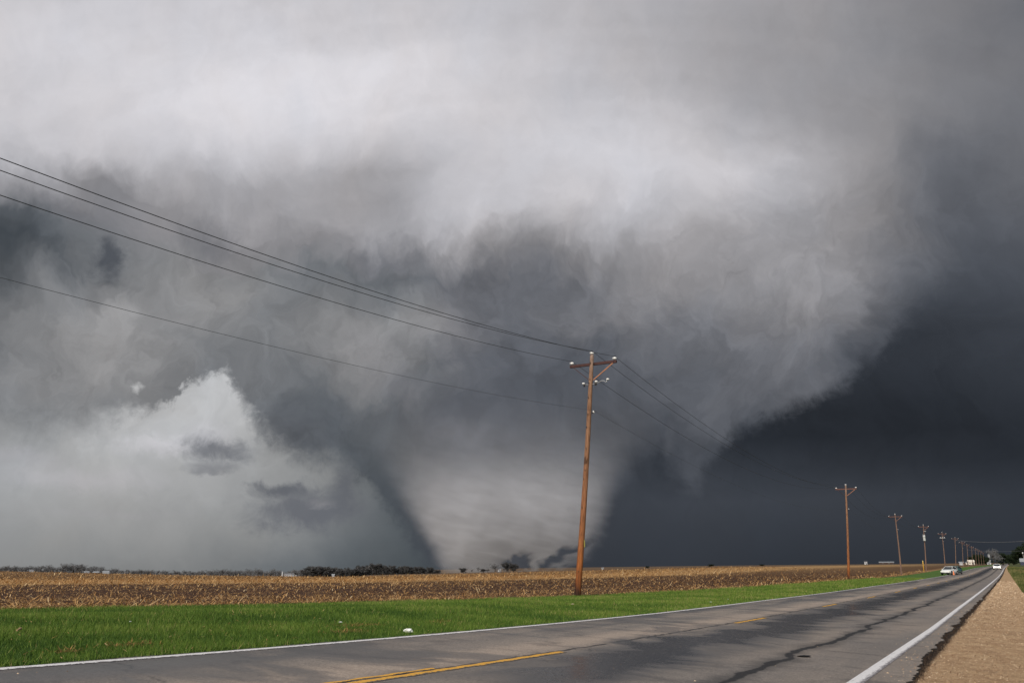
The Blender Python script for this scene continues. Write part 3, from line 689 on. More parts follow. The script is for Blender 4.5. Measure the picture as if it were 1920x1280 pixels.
# ------------------------------------------------------------------ utility poles
m_pole, T, b = mat('pole_wood', .85, .2)
co = T.node('ShaderNodeTexCoord').outputs['Object']; _, _, pz = T.sep(co)
g1 = T.noise(T.vm('MULTIPLY', co, (9., 9., .7)), 1., 5., .65); g2 = T.noise(T.vm('MULTIPLY', co, (40., 40., 1.6)), 1., 4., .7)
zz = T.m('ADD', T.m('DIVIDE', pz, 11.5), T.m('MULTIPLY', T.m('SUBTRACT', g1, .5), .16))
c = T.ramp(zz, [(0, (.018, .010, .008)), (.028, (.030, .013, .008)), (.05, (.16, .050, .016)), (.12, (.36, .120, .034)), (.2, (.34, .130, .050)), (.34, (.32, .135, .062)), (.6, (.31, .165, .095)), (.85, (.31, .180, .115)), (.93, (.33, .22, .165)), (1, (.37, .31, .28))])
c = T.mix(T.mr(g2, .40, .64, 0., .8), c, (.070, .030, .016))
c = T.mix(T.mr(T.noise(T.vm('MULTIPLY', co, (3., 3., .9)), 1.6, 3., .5), .66, .72, 0., .8), c, (.05, .025, .016))
T.put(b.inputs['Base Color'], c); bump(T, b, g2, .6, .02)
m_arm = plain('creosoted_wood', (.060, .026, .024), .85, .4, 6.)
m_arm_far = plain('weathered_red_wood', (.13, .06, .045), .85, .4, 6.)
m_brace = plain('brace_wood', (.34, .15, .08), .8, .3, 5.)
m_steel = plain('galvanised_steel', (.45, .45, .46), .4, .15, 20., .7)
m_porc = plain('white_porcelain', (.86, .86, .86), .25, .04, 4.)
m_cap = plain('dark_glaze', (.03, .028, .03), .35)
m_wire = plain('aluminium_wire', (.045, .045, .05), .5, .1, 2., .3)
m_wire_n = plain('grey_neutral_wire', (.10, .10, .11), .5, .1, 2., .3)
m_wire_far = plain('pale_wire', (.16, .16, .17), .5, .1, 2., .3)
def insulator(parent, p, k=1., tilt=None):
    M = Matrix.Rotation(tilt, 3, 'Y') if tilt else None
    bd = MB().lathe([(.0, .0), (.055*k, .0), (.085*k, .015*k), (.105*k, .05*k), (.10*k, .085*k), (.06*k, .115*k), (.0, .118*k)], 14, p, M).build('insulator', m_porc, parent)
    MB().lathe([(.0, .112*k), (.052*k, .112*k), (.066*k, .135*k), (.05*k, .165*k), (.0, .175*k)], 12, p, M).build('insulator_cap', m_cap, bd)
    return bd
def utility_pole(s, l, lean, label, H=11.1, arm_z=.42, arm='wood', bracket=False, transformer=False, low_arm=False, tagp=False, arm_len=2.45, arms=True, bow=.05, rtop=.092, mt=None):
    base = P3(s, l); root = empty('utility_pole', base, label, 'utility pole', ROADROT, 'wooden utility poles along the field side of the road')
    lr, ln_ = lean         # metres along the road and to its left, at the top
    def ax(h):
        t = h/H; return Vector((-ln_*t+bow*math.sin(math.pi*t), lr*t, h))
    prof = [-.25, .0, .4, 1.5, 3, 4.5, 6, 7.5, 9, 10.3, H-.02, H]
    MB().tube([ax(h) for h in prof], [.152-(.152-rtop)*max(h, 0)/H for h in prof[:-1]]+[rtop*.8], 18).build('shaft', mt or m_pole, root)
    top = ax(H)
    attach = {}
    if arms:
        c = ax(H-arm_z)+Vector((0, .17, 0))
        am = m_arm if arm == 'wood' else m_arm_far
        A = arm_len/2
        tl = Matrix.Rotation(math.radians(.8), 3, 'Y')
        MB().box(c, (arm_len, .10, .125), tl).build('crossarm', am, root)
        for sx in (-1, 1):
            e = c+tl @ Vector((sx*(A-.10), 0, .065))
            MB().tube([e-Vector((0, 0, .02)), e+Vector((0, 0, .05))], .018, 8).build('insulator_pin', m_steel, root)
            insulator(root, e+Vector((0, 0, .035)))
            attach['R' if sx > 0 else 'L'] = e+Vector((0, 0, .19))
            bz = ax(H-arm_z-.80)+Vector((sx*.10, .08, 0))
            MB().bar(c+tl @ Vector((sx*(A-.17), -.02, -.05)), bz, .035 if sx > 0 else .02, .05 if sx > 0 else .025).build('brace', m_brace if sx > 0 else m_arm, root)
        for dz in (0, -.80):
            q = ax(H-arm_z+dz)
            MB().tube([q+Vector((0, -.17, 0)), q+Vector((0, .26, 0))], .014, 8).build('bolt', m_cap, root)
        MB().tube([top-Vector((0, 0, .05)), top+Vector((0, 0, .04))], .02, 8).build('insulator_pin', m_steel, root)
        insulator(root, top+Vector((0, 0, .03)))
        attach['T'] = top+Vector((0, 0, .20))
    if bracket:
        q = ax(H-1.38)
        MB().tube([q+Vector((-.40, .02, -.02)), q+Vector((-.15, .0, -.06)), q+Vector((.15, .0, -.06)), q+Vector((.42, -.02, -.02)), q+Vector((.56, -.02, .045)), q+Vector((.70, -.02, .03)), q+Vector((.80, -.02, -.06)), q+Vector((.86, -.02, .05))], .020, 8).build('bracket', m_steel, root)
        for dx, dz in ((-.36, -.03), (.30, .0), (.90, .04)):
            insulator(root, q+Vector((dx, -.02, dz)), .72)
        MB().tube([q+Vector((-.33, -.02, -.14)), q+Vector((-.33, -.02, -.02))], .045, 10).build('bracket_stem', m_cap, root)
        MB().tube([q+Vector((.27, -.02, -.13)), q+Vector((.27, -.02, .0))], .05, 10).build('bracket_stem', m_cap, root)
    q = ax(H-2.78)+Vector((.14, -.02, 0))
    MB().box(q+Vector((.0, 0, -.03)), (.12, .05, .10)).build('neutral_clamp', m_cap, root)
    insulator(root, q+Vector((.07, 0, -.02)), .6, math.radians(70))
    attach['N'] = q+Vector((.12, 0, .05))
    if tagp:
        q = ax(2.3)
        MB().box(q+Vector((.175, -.02, 0)), (.012, .07, .30)).build('marker_plate', plain('yellow_plate', (.62, .55, .12), .5), root)
        for hh in (3.9, 5.2, 6.6, 7.6, 8.2, 9.0, 9.7):
            q = ax(hh); a = random.uniform(-.6, .6)
            MB().tube([q+Vector((.05*a, -.10, 0)), q+Vector((.06*a, -.185, 0))], .022, 8).build('bolt', m_cap, root)
        for hh in (1.1, 5.6):
            q = ax(hh); MB().tube([q+Vector((.02, -.12, 0)), q+Vector((.02, -.19, 0))], .016, 8).build('bolt', m_cap, root)
    if transformer:
        q = ax(H-3.1)+Vector((.02, -.42, -.1))
        t = MB().lathe([(0, -.62), (.27, -.62), (.30, -.58), (.30, .48), (.33, .50), (.33, .56), (.2, .66), (0, .68)], 20, q).build('transformer', plain('pale_grey_enamel', (.62, .65, .66), .4), root)
        for dx in (-.14, .14): MB().tube([q+Vector((dx, 0, .62)), q+Vector((dx*1.3, 0, .92))], [.05, .03], 8).build('bushing', m_porc, t)
        MB().bar(q+Vector((0, .22, .2)), q+Vector((0, .34, .2)), .3, .08).build('hanger', m_steel, root)
        MB().box(ax(H-1.5)+Vector((.25, -.1, 0)), (.5, .08, .10)).build('fuse_bracket', m_steel, root)
    if low_arm:
        c = ax(H-1.65)+Vector((0, -.17, 0))
        MB().box(c, (1.5, .1, .13)).build('crossarm', m_steel, root)
        for sx in (-.6, 0, .6): insulator(root, c+Vector((sx, 0, .06)))
    root['_a'] = 0; del root['_a']
    M = Matrix.Translation(base) @ Matrix.Rotation(ROADROT, 4, 'Z')
    return root, {k: M @ v for k, v in attach.items()}

POLES = [
 (34.9, 16.92, (.36, -.92), dict(bracket=True, tagp=True), 'tall brown utility pole nearest the camera, standing at the verge beside the corn field'),
 (108, 16.75, (.12, -.80), dict(arm='far'), 'second utility pole along the road, straight, standing alone against the dark slate sky'),
 (176.5, 17.9, (.02, -.15), dict(arm='far'), 'third utility pole, leaning to the left against the dark storm sky'),
 (236, 18.2, (.05, -.68), dict(arm='far', transformer=True), 'utility pole with the pale grey transformer, standing near the yellow marker post'),
 (306, 18.0, (.03, -.43), dict(arm='far', low_arm=True), 'utility pole with a pale second crossarm, standing left behind the parked cars'),
 (370, 18.1, (.05, -1.10), dict(arm='far'), 'reddish utility pole directly behind the parked cars where the thick cable starts'),
 (442, 18.6, (.04, -.9), dict(arm='far'), 'grey utility pole beside the small white shed at the field edge'),
 (497, 18.6, (.03, -.78), dict(arm='far'), 'grey utility pole in front of the cream gabled barn'),
 (566, 18.9, (.03, -.8), dict(arm='far'), 'thin grey utility pole just right of the cream gabled barn'),
 (640, 19.2, (.03, -.8), dict(arm='far'), 'thin far utility pole before the left part of the dark farm grove'),
 (712, 19.5, (.03, -.6), dict(arm='far'), 'thin far utility pole before the middle of the dark farm grove'),
 (790, 19.8, (.02, -.5), dict(arm='far'), 'very thin far utility pole before the right part of the dark farm grove'),
 (880, 20.2, (.02, -.5), dict(arm='far'), 'farthest utility pole, a faint stick left of the white silo')]
m_pole2 = plain('weathered_pole_wood', (.17, .105, .078), .9, .35, 1.5)
att = []
for s, l, lean, kw, lab in POLES:
    if s > 150: kw['mt'] = m_pole2
    r, a = utility_pole(s, l, lean, lab, **kw); att.append(a)

# wires: one thing each, hung through all the poles
def shift(p, ds):
    return Vector((p.x+ds*RX, p.y+ds*RY, p.z))
WL = dict(R='upper bare power wire carried on the right ends of the crossarms', T='bare power wire carried on the pole tops',
          L='bare power wire carried on the left ends of the crossarms', N='lowest wire, carried on the small clamps well below the crossarms')
for k in 'RTLN':
    pts = []; A = [a[k] for a in att]
    A = [shift(A[0], -69)] + A
    A[0].z = A[1].z
    for i in range(len(A)-1):
        a, c = A[i], A[i+1]; span = (c-a).length
        sag = dict(R=2.44, T=2.56, L=2.20, N=1.74)[k]*(span/69)**2 if i == 0 else (1.75 if k != 'N' else 1.4)*(span/67)**2
        m = 34 if i == 0 else 18
        for j in range(m if i < len(A)-2 else m+1):
            t = j/m; p = a.lerp(c, t); p.z -= 4*sag*t*(1-t); pts.append(p)
    MBw = MB().tube(pts, .0095 if k != 'N' else .0052, 6)
    o = MBw.build('power_wire', m_wire if k != 'N' else m_wire_n); tag(o, WL[k], 'power line', 'power line wires')

# service cables crossing above the road at the far end
def cable(a, c, sag, r, label):
    pts = []
    for j in range(41):
        t = j/40; p = a.lerp(c, t); p.z -= 4*sag*t*(1-t); pts.append(p)
    o = MB().tube(pts, r, 6).build('service_cable', m_wire_far); tag(o, label, 'cable')
roadpole = P3(352, -9.5)
cable(P3(368, 17.2, 10.1), P3(330, -13, 9.4), 1.1, .075, 'thick pale cable crossing high over the road beyond the parked cars')
cable(P3(497, 18.0, 8.2), P3(470, -7.5, 7.2), .6, .05, 'thin pale cable crossing low over the road to the pole on the right')

# ------------------------------------------------------------------ marker post
mp = empty('marker_post', P3(221, 17.55), 'slim yellow marker post standing in the grass at the field edge', 'marker post', ROADROT)
MB().tube([(0, 0, -.1), (.02, 0, 1.9), (.03, 0, 2.2)], [.10, .10, .10], 12).build('post', plain('yellow_plastic', (.62, .36, .05), .5), mp)
MB().tube([(.03, 0, 2.2), (.035, 0, 2.55)], [.11, .06], 12).build('post_cap', plain('pale_yellow', (.75, .58, .2), .5), mp)

# ------------------------------------------------------------------ vehicles
m_glass = plain('car_glass', (.015, .022, .024), .08, .1, 3., 0., .8)
m_tyre = plain('tyre_rubber', (.012, .012, .013), .8)
m_rim = plain('wheel_rim', (.45, .45, .46), .35, .1, 10., .6)
m_blacktrim = plain('black_trim', (.015, .015, .017), .5)
def car(loc, rz, label, paint_col, lights='off', name='car', hood_col=None):
    root = empty(name, loc, label, 'car', rz)
    pm = plain('car_paint', paint_col, .25, .04, 2., 0., .6)
    # side outline (y forward, z up), section widths
    secs = [(-2.25, .38, .78, .70), (-2.15, .30, .95, .80), (-1.5, .25, 1.00, .86), (-.9, .24, 1.02, .88), (.7, .24, .98, .88), (1.5, .25, .90, .86), (2.05, .30, .78, .80), (2.25, .40, .62, .66)]
    v = []; f = []
    for y, z0, z1, w in secs:
        zm = (z0+z1)/2
        v += [(-w*.92, y, z0), (-w, y, zm-.05), (-w*.97, y, z1-.08), (-w*.84, y, z1), (w*.84, y, z1), (w*.97, y, z1-.08), (w, y, zm-.05), (w*.92, y, z0)]
    for i in range(len(secs)-1):
        for k in range(8): f.append((i*8+k, i*8+(k+1) % 8, (i+1)*8+(k+1) % 8, (i+1)*8+k))
    f += [tuple(range(8))[::-1], tuple((len(secs)-1)*8+k for k in range(8))]
    body = MB().add(v, f, True).build('body', pm, root)
    cab = [(-1.75, 1.0, .80), (-1.15, 1.42, .62), (.1, 1.46, .62), (.95, .98, .80)]
    # windows lie in the slanted sides of the cabin; roof on top
    def quad(*p): return MB().add(p, [(0, 1, 2, 3)])
    MB().add([(-.80, -1.75, .98), (.80, -1.75, .98), (-.62, -1.15, 1.40), (.62, -1.15, 1.40), (-.62, .1, 1.43), (.62, .1, 1.43), (-.80, .95, .93), (.80, .95, .93)],
             [(0, 1, 3, 2), (4, 5, 7, 6), (0, 2, 4, 6), (1, 7, 5, 3)]).build('windows', m_glass, root)
    MB().add([(-.64, -1.20, 1.39), (.64, -1.20, 1.39), (-.64, .14, 1.42), (.64, .14, 1.42), (-.58, -1.1, 1.47), (.58, -1.1, 1.47), (-.58, .05, 1.49), (.58, .05, 1.49)],
             [(0, 2, 3, 1), (4, 5, 7, 6), (0, 1, 5, 4), (2, 6, 7, 3), (0, 4, 6, 2), (1, 3, 7, 5)], True).build('roof', pm, root)
    for sx in (-1, 1):
        MB().bar((sx*.63, .1, 1.43), (sx*.81, .97, .94), .06, .05).build('pillar', pm, root)
        MB().bar((sx*.63, -1.15, 1.41), (sx*.81, -1.77, .99), .07, .06).build('pillar', pm, root)
        MB().bar((sx*.645, -.5, 1.43), (sx*.84, -.5, .98), .06, .05).build('pillar', m_blacktrim, root)
        MB().box((sx*.95, .72, 1.0), (.16, .10, .12)).build('mirror', pm, root)
        MB().box((sx*.62, 2.185, .62), (.36, .10, .15)).build('headlight', m_lamp if lights == 'on' else m_lamp_off, root)
        MB().box((sx*.62, -2.225, .72), (.30, .06, .14)).build('tail_light', m_red, root)
        for y in (-1.4, 1.42):
            w = MB().tube([(sx*.70, y, .32), (sx*.90, y, .32)], .32, 20).build('wheel', m_tyre, root)
            MB().tube([(sx*.895, y, .32), (sx*.915, y, .32)], .20, 14).build('rim', m_rim, w)
            MB().tube([(sx*.80, y, .36), (sx*.895, y, .36)], .385, 20).build('wheel_arch', m_blacktrim, root)
    MB().box((0, 2.19, .56), (.80, .10, .12)).build('grille', m_blacktrim, root)
    MB().box((0, 2.20, .36), (1.5, .12, .16)).build('bumper', m_blacktrim, root)
    MB().box((0, 2.265, .46), (.40, .02, .12)).build('number_plate', plain('plate_white', (.6, .6, .58), .5), root)
    return root
m_lamp_off = plain('lamp_glass', (.70, .68, .60), .15, .05, 3.)
m_red = plain('red_lens', (.35, .02, .02), .3)
m_lamp, T, b = mat('lit_lamp'); b.inputs['Emission Color'].default_value = (1., .93, .75, 1); b.inputs['Emission Strength'].default_value = 12.; b.inputs['Base Color'].default_value = (.9, .9, .8, 1)
# both face back towards the camera
def facing(deg): return math.pi+ROADROT+math.radians(deg)
car(P3(176, 9.75, .0), facing(-16), 'pale silver car parked on the far road edge, front towards the camera', (.66, .68, .67), 'off')
car(P3(184.5, 9.3, .0), facing(-12), 'teal car parked right behind the pale silver one on the far road edge', (.05, .13, .13))
w_ = car(P3(262, 3.05, .0), facing(0), 'white car coming along the near lane far down the road with lights on', (.80, .80, .82), 'on')
# added orange cone shape, standing in for a turn signal's reflection on wet road
cn = empty('reflection_cone', P3(172, 8.9), 'small orange cone shape added for a turn signal reflection on the road by the parked pale silver car', 'reflection stand-in')
MB().box((0, 0, .02), (.38, .38, .04)).build('cone_base', m_blacktrim, cn)
MB().lathe([(.15, .03), (.13, .2), (.10, .4), (.05, .7), (.03, .72), (0, .72)], 14).build('cone_body', plain('orange_reflection', (.75, .22, .08), .5), cn)

# person beside the cars: one continuous skinned body
def person(loc, rz, label, shirt, trousers):
    root = empty('person', loc, label, 'person', rz)
    J = {'pel': (0, 0, .95, .15), 'bel': (0, .01, 1.12, .15), 'che': (0, 0, 1.35, .18), 'nec': (0, .01, 1.52, .07), 'hea': (0, .03, 1.62, .095), 'top': (0, .02, 1.74, .08),
         'shl': (-.18, 0, 1.43, .075), 'ell': (-.25, .0, 1.16, .05), 'wrl': (-.22, .16, .98, .035), 'hal': (-.21, .22, .93, .035),
         'shr': (.18, 0, 1.43, .075), 'elr': (.25, .0, 1.16, .05), 'wrr': (.22, .16, .98, .035), 'har': (.21, .22, .93, .035),
         'hil': (-.10, 0, .88, .11), 'knl': (-.11, .03, .50, .075), 'anl': (-.12, -.01, .10, .05), 'tol': (-.13, .14, .04, .04),
         'hir': (.10, 0, .88, .11), 'knr': (.12, .03, .50, .075), 'anr': (.14, -.01, .10, .05), 'tor': (.15, .14, .04, .04)}
    E = [('pel', 'bel'), ('bel', 'che'), ('che', 'nec'), ('nec', 'hea'), ('hea', 'top'), ('che', 'shl'), ('shl', 'ell'), ('ell', 'wrl'), ('wrl', 'hal'), ('che', 'shr'), ('shr', 'elr'), ('elr', 'wrr'), ('wrr', 'har'),
         ('pel', 'hil'), ('hil', 'knl'), ('knl', 'anl'), ('anl', 'tol'), ('pel', 'hir'), ('hir', 'knr'), ('knr', 'anr'), ('anr', 'tor')]
    ks = list(J); me = bpy.data.meshes.new('body'); me.from_pydata([J[k][:3] for k in ks], [(ks.index(a), ks.index(c)) for a, c in E], [])
    o = bpy.data.objects.new('body', me); link(o, root)
    md = o.modifiers.new('skin', 'SKIN')
    for k, sv in zip(ks, me.skin_vertices[0].data): sv.radius = (J[k][3], J[k][3]*.85)
    me.skin_vertices[0].data[0].use_root = True
    o.modifiers.new('sub', 'SUBSURF').render_levels = 2
    m, T, b = mat('clothed_figure', .85, .2)
    _, _, pz = T.sep(T.node('ShaderNodeTexCoord').outputs['Object'])
    c = T.mix(T.mr(pz, .93, .95, smooth=False), trousers, shirt); c = T.mix(T.mr(pz, 1.50, 1.52, smooth=False), c, (.42, .25, .18)); c = T.mix(T.mr(pz, .09, .10, smooth=False), (.03, .03, .03), c)
    T.put(b.inputs['Base Color'], c); me.materials.append(m)
    MB().lathe([(.0, 1.60), (.085, 1.62), (.105, 1.68), (.095, 1.76), (.05, 1.80), (0, 1.81)], 14, (0, -.005, .0)).build('hair', plain('dark_hair', (.02, .013, .010), .8), root)
    return root
person(P3(181, 10.6), facing(-20), 'person in dark clothes standing by the parked cars on the far verge', (.02, .02, .03), (.02, .025, .04))

# ------------------------------------------------------------------ litter
lp = world_xy(12.3, 9.20)
def crumple(loc, size, label, name, m, cat, flat=.35, seed=1):
    r = np.random.default_rng(seed); v = []; f = []
    n, k = 9, 14
    for i in range(n):
        th = math.pi*i/(n-1)
        for j in range(k):
            ph = 2*math.pi*j/k; rr = 1+.28*r.normal()*math.sin(th)
            v.append((size*math.sin(th)*math.cos(ph)*rr, size*.6*math.sin(th)*math.sin(ph)*rr, max(0, size*flat*(math.cos(th)*rr+.9))))
    for i in range(n-1):
        for j in range(k): f.append((i*k+j, i*k+(j+1) % k, (i+1)*k+(j+1) % k, (i+1)*k+j))
    o = MB().add(v, f, False).build(name, m); o.location = loc; o.rotation_euler = (0, 0, ROADROT+.7)
    return tag(o, label, cat)
m_litter = plain('white_litter', (.82, .82, .80), .6, .08, 12.)
crumple(P3(12.25, 9.22), .075, 'crumpled white paper bag lying on the grass right beside the far white line', 'paper_bag', m_litter, 'litter', .5, 3)
crumple(P3(12.57, 11.06, .02), .032, 'small white scrap of litter in the grass left of the white bag', 'litter_scrap', m_litter, 'litter', .4, 5)
crumple(P3(9.2, 12.6, .03), .018, 'tiny white scrap of litter in the grass at the far left of the verge', 'litter_scrap', m_litter, 'litter', .4, 6)
crumple(P3(25, 12.3, .02), .05, 'pale brown scrap of litter lying in the middle of the verge', 'litter_scrap', plain('tan_scrap', (.5, .4, .3), .8), 'litter', .4, 7)
crumple(P3(32.5, 10.1, .02), .035, 'small pale scrap lying at the roadside right of the nearest pole', 'litter_scrap', m_litter, 'litter', .4, 8)
crumple(P3(36.5, 10.6, .02), .04, 'pale flattened scrap in the verge beyond the nearest pole', 'litter_scrap', m_litter, 'litter', .3, 9)
st = MB().tube([P3(6.85, 11.75, .06), P3(6.97, 11.86, .07), P3(7.02, 12.0, .06)], [.012, .014, .008], 8).build('corn_stalk', plain('dry_stalk', (.36, .24, .13), .8)); tag(st, 'dry brown corn stalk lying in the grass at the far left', 'corn stalk')
o = crumple(P3(14.5, 3.05, .005), .10, 'black scrap of torn rubber lying on the near lane', 'rubber_scrap', m_tyre, 'debris', .12, 12)

# ------------------------------------------------------------------ farm buildings
m_hazedwall = plain('hazed_white_boards', (.38, .39, .41), .7, .06, .3)  # white walls dulled to grey: storm shade and haze put into the colour
m_cream = plain('cream_boards', (.66, .60, .52), .7, .08, .3)
m_greyroof = plain('grey_roofing', (.20, .20, .21), .7, .2, .3)
m_darkroof = plain('dark_roofing', (.05, .05, .06), .7, .2, .3)
m_paleroof = plain('pale_metal_roof', (.28, .295, .31), .5, .08, .3)
m_bluewall = plain('dark_blue_boards', (.03, .035, .07), .7, .1, .3)
m_redwall = plain('dark_barn_boards', (.05, .035, .032), .8, .2, .3)
def ground_at(az, D, h=0.):
    x, y = D*math.sin(math.radians(az)), D*math.cos(math.radians(az)); return Vector((x, y, float(terrain(x, y))+h))
def building(az, D, w, d, h, roof_h, rot, wall, roof, label, name='farm_building', windows=3, cat='building', door=True, dz=0.):
    base = ground_at(az, D, dz)
    r = empty(name, base, label, cat, math.radians(rot-az))
    MB().box((0, 0, h/2-.5), (w, d, h+1)).build('wall', wall, r)
    o = .35
    v = [(-w/2-o, -d/2-o, h-.1), (w/2+o, -d/2-o, h-.1), (w/2+o, d/2+o, h-.1), (-w/2-o, d/2+o, h-.1), (-w/2-o, 0, h+roof_h), (w/2+o, 0, h+roof_h)]
    MB().add(v, [(0, 1, 5, 4), (2, 3, 4, 5), (0, 4, 3), (1, 2, 5), (0, 3, 2, 1)]).build('roof', roof, r)
    for i in range(windows):
        xw = -w/2+w*(i+.7)/(windows+.6)
        fr = MB().box((xw, -d/2-.03, h*.55), (1.0, .10, 1.2)).build('window', m_hazedwall, r)
        MB().box((xw, -d/2-.09, h*.55), (.8, .04, 1.0)).build('pane', m_glass, fr)
    if door: MB().box((w/2-1.2, -d/2-.04, 1.05), (1.1, .10, 2.1)).build('door', m_darkroof, r)
    return r
def silo(az, D, r_, h, label, dz=0.):
    b_ = ground_at(az, D, dz); e = empty('grain_bin', b_, label, 'grain bin')
    MB().lathe([(r_, -1), (r_, h)], 24).build('wall', m_hazedwall, e); MB().lathe([(r_*1.04, h-.05), (r_*.2, h+r_*.55), (0, h+r_*.6)], 24).build('roof', m_paleroof, e)
    return e
building(27.62, 720, 2.8, 2.4, 1.9, .6, 0, m_hazedwall, m_paleroof, 'tiny white shed at the field edge behind the farther utility poles', 'shed', 0, 'shed', False)
building(28.12, 900, 5.2, 5.0, 2.7, 1.6, 8, m_cream, m_cream, 'cream gabled barn at the end of the field, left of the dark grove', 'barn', 2, 'barn')
building(27.92, 905, 2.6, 3.0, 1.8, .7, 8, m_cream, m_greyroof, 'low cream lean-to shed just left of the cream barn', 'shed', 0, 'shed', False)
building(29.03, 1100, 3.2, 4.0, 6.6, 1.2, 0, m_hazedwall, m_darkroof, 'narrow tall white farmhouse gable between the dark trees near the road end', 'farmhouse', 1, 'house')
silo(29.10, 1150, 1.2, 11.5, 'white grain bin top showing over the trees beside the tall white gable')
building(31.35, 720, 18, 7, 2.4, 2.4, 0, m_bluewall, m_paleroof, 'dark blue house with a pale roof at the right edge, under the big trees', 'house', 3, 'house')
building(22.38, 1500, 4.5, 4, 4.5, 1.5, 0, m_hazedwall, m_darkroof, 'tiny white farmhouse alone on the dark horizon right of the second pole', 'farmhouse', 1, 'house')
building(23.55, 1500, 22, 8, 3.0, 1.2, 0, m_redwall, m_paleroof, 'long low barn with a pale roof on the horizon left of the third pole', 'barn', 2, 'barn')
building(-26.45, 1750, 8, 7, 4, 2.0, 5, m_hazedwall, m_paleroof, 'white farmhouse, leftmost of the three buildings under the hazy trees', 'farmhouse', 2, 'house', dz=0)
building(-25.95, 1760, 10, 7, 4, 2.2, -5, m_redwall, m_paleroof, 'pale-roofed barn, middle one of the three buildings under the hazy trees', 'barn', 2, 'barn', dz=0)
building(-25.42, 1740, 11, 8, 4.5, 2.8, 0, m_hazedwall, m_paleroof, 'wide white barn, rightmost of the three buildings under the hazy trees', 'barn', 2, 'barn', dz=0)
building(-29.35, 1760, 6, 6, 4, 2.0, 0, m_hazedwall, m_greyroof, 'small grey-white farmhouse in the hazy trees at the far left', 'farmhouse', 1, 'house')
building(-14.55, 1900, 26, 10, 4.5, 2.6, 0, m_hazedwall, m_greyroof, 'long pale low barn in the treeline left of the dark wood', 'barn', 4, 'barn', dz=3.)
silo(-15.05, 1880, 1.8, 10, 'small white grain bin beside the long pale barn in the treeline', 3.)
building(-11.85, 1050, 3.2, 3, 2.2, 1.0, 0, m_hazedwall, m_paleroof, 'tiny white hut below the dark wood at the field crest', 'hut', 0, 'hut', False, dz=2.)
building(-.92, 1220, 4, 4, 2.8, 1.4, 0, m_hazedwall, m_greyroof, 'tiny white house just left of the bushy tree below the tornado', 'farmhouse', 1, 'house')
building(5.95, 1900, 5, 5, 2.6, 1.4, 0, m_hazedwall, m_greyroof, 'tiny pale house on the horizon right of the nearest pole', 'farmhouse', 1, 'house')

# ------------------------------------------------------------------ trees
m_bark = plain('bark', (.045, .035, .028), .9, .3, 3.)
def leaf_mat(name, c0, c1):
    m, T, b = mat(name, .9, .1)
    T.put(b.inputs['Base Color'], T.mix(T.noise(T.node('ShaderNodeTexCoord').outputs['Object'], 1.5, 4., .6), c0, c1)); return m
m_twig = leaf_mat('bare_twigs_hazed', (.13, .13, .135), (.19, .19, .195))  # grey of bare hardwood, lightened to stand in for distance haze
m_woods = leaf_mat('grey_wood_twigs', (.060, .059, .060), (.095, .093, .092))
m_everg = leaf_mat('dark_needles', (.012, .020, .010), (.028, .040, .020))
def make_tree_meshes(kind, seed, m_crown):
    """unit tree about 10 m tall: trunk with limbs, crown of many small faces"""
    r = random.Random(seed); mb = MB(); tips = []
    H = 10.
    mb.tube([(0, 0, -.8), (.05, 0, 1.2), (.1, .05, 3.2), (.05, 0, 5.5), (0, 0, 7.5)], [.34, .27, .22, .14, .05], 8)
    nl = 15
    for i in range(nl):
        a = r.uniform(0, 6.283); h0 = r.uniform(1.8, 6.5); L_ = r.uniform(1.6, 3.4)*(1.1-.05*h0) if kind != 'cone' else (7.6-h0)*.42
        up = r.uniform(.4, 1.2) if kind != 'cone' else .1
        p0 = Vector((.06, .02, h0)); p1 = p0+Vector((math.cos(a)*L_*.5, math.sin(a)*L_*.5, L_*.5*up)); p2 = p1+Vector((math.cos(a+.3)*L_*.6, math.sin(a+.3)*L_*.6, L_*.6*up*1.1))
        mb.tube([p0, p1, p2], [.10, .06, .02], 5); tips += [p1, p2, (p1+p2)/2]
    v = []; f = []
    fill = [] if kind in ('bare', 'cone') else [Vector((r.gauss(0, 1.2), r.gauss(0, 1.2), r.uniform(1.2, 8.2))) for _ in range(34)]
    clumps = fill+[Vector((r.gauss(0, .5), r.gauss(0, .5), 8.2))] + [t+Vector((r.gauss(0, .35), r.gauss(0, .35), r.gauss(.3, .35))) for t in tips]
    for c in clumps:
        rad = r.uniform(.65, 1.25) if kind != 'cone' else .6
        for _ in range(34 if kind == 'bare' else 46):
            d = Vector((r.gauss(0, 1), r.gauss(0, 1), r.gauss(0, .8))); d *= rad*r.random()**.4/max(d.length, .01)
            p = c+d; sz = r.uniform(.10, .26) if kind == 'bare' else r.uniform(.16, .34)
            q = Vector((r.gauss(0, 1), r.gauss(0, 1), r.gauss(0, 1))).normalized(); w = q.cross(Vector((r.gauss(0, 1), r.gauss(0, 1), r.gauss(0, 1)))).normalized()
            if kind == 'bare': e = [p-q*sz*2.2-w*sz*.25, p-q*sz*2.2+w*sz*.25, p+q*sz*2.2+w*sz*.12]
            else: e = [p-q*sz-w*sz*.7, p-q*sz+w*sz*.7, p+q*sz+w*sz*.4]
            n = len(v); v += e; f.append((n, n+1, n+2))
    t = mb.build('trunk', m_bark); c = MB().add(v, f).build('crown', m_crown)
    return t, c
protos = {}
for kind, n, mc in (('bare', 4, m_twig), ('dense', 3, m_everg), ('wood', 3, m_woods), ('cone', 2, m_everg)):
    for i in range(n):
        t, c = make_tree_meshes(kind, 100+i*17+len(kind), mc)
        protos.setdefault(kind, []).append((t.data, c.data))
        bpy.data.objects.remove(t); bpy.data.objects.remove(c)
TREE_N = {}
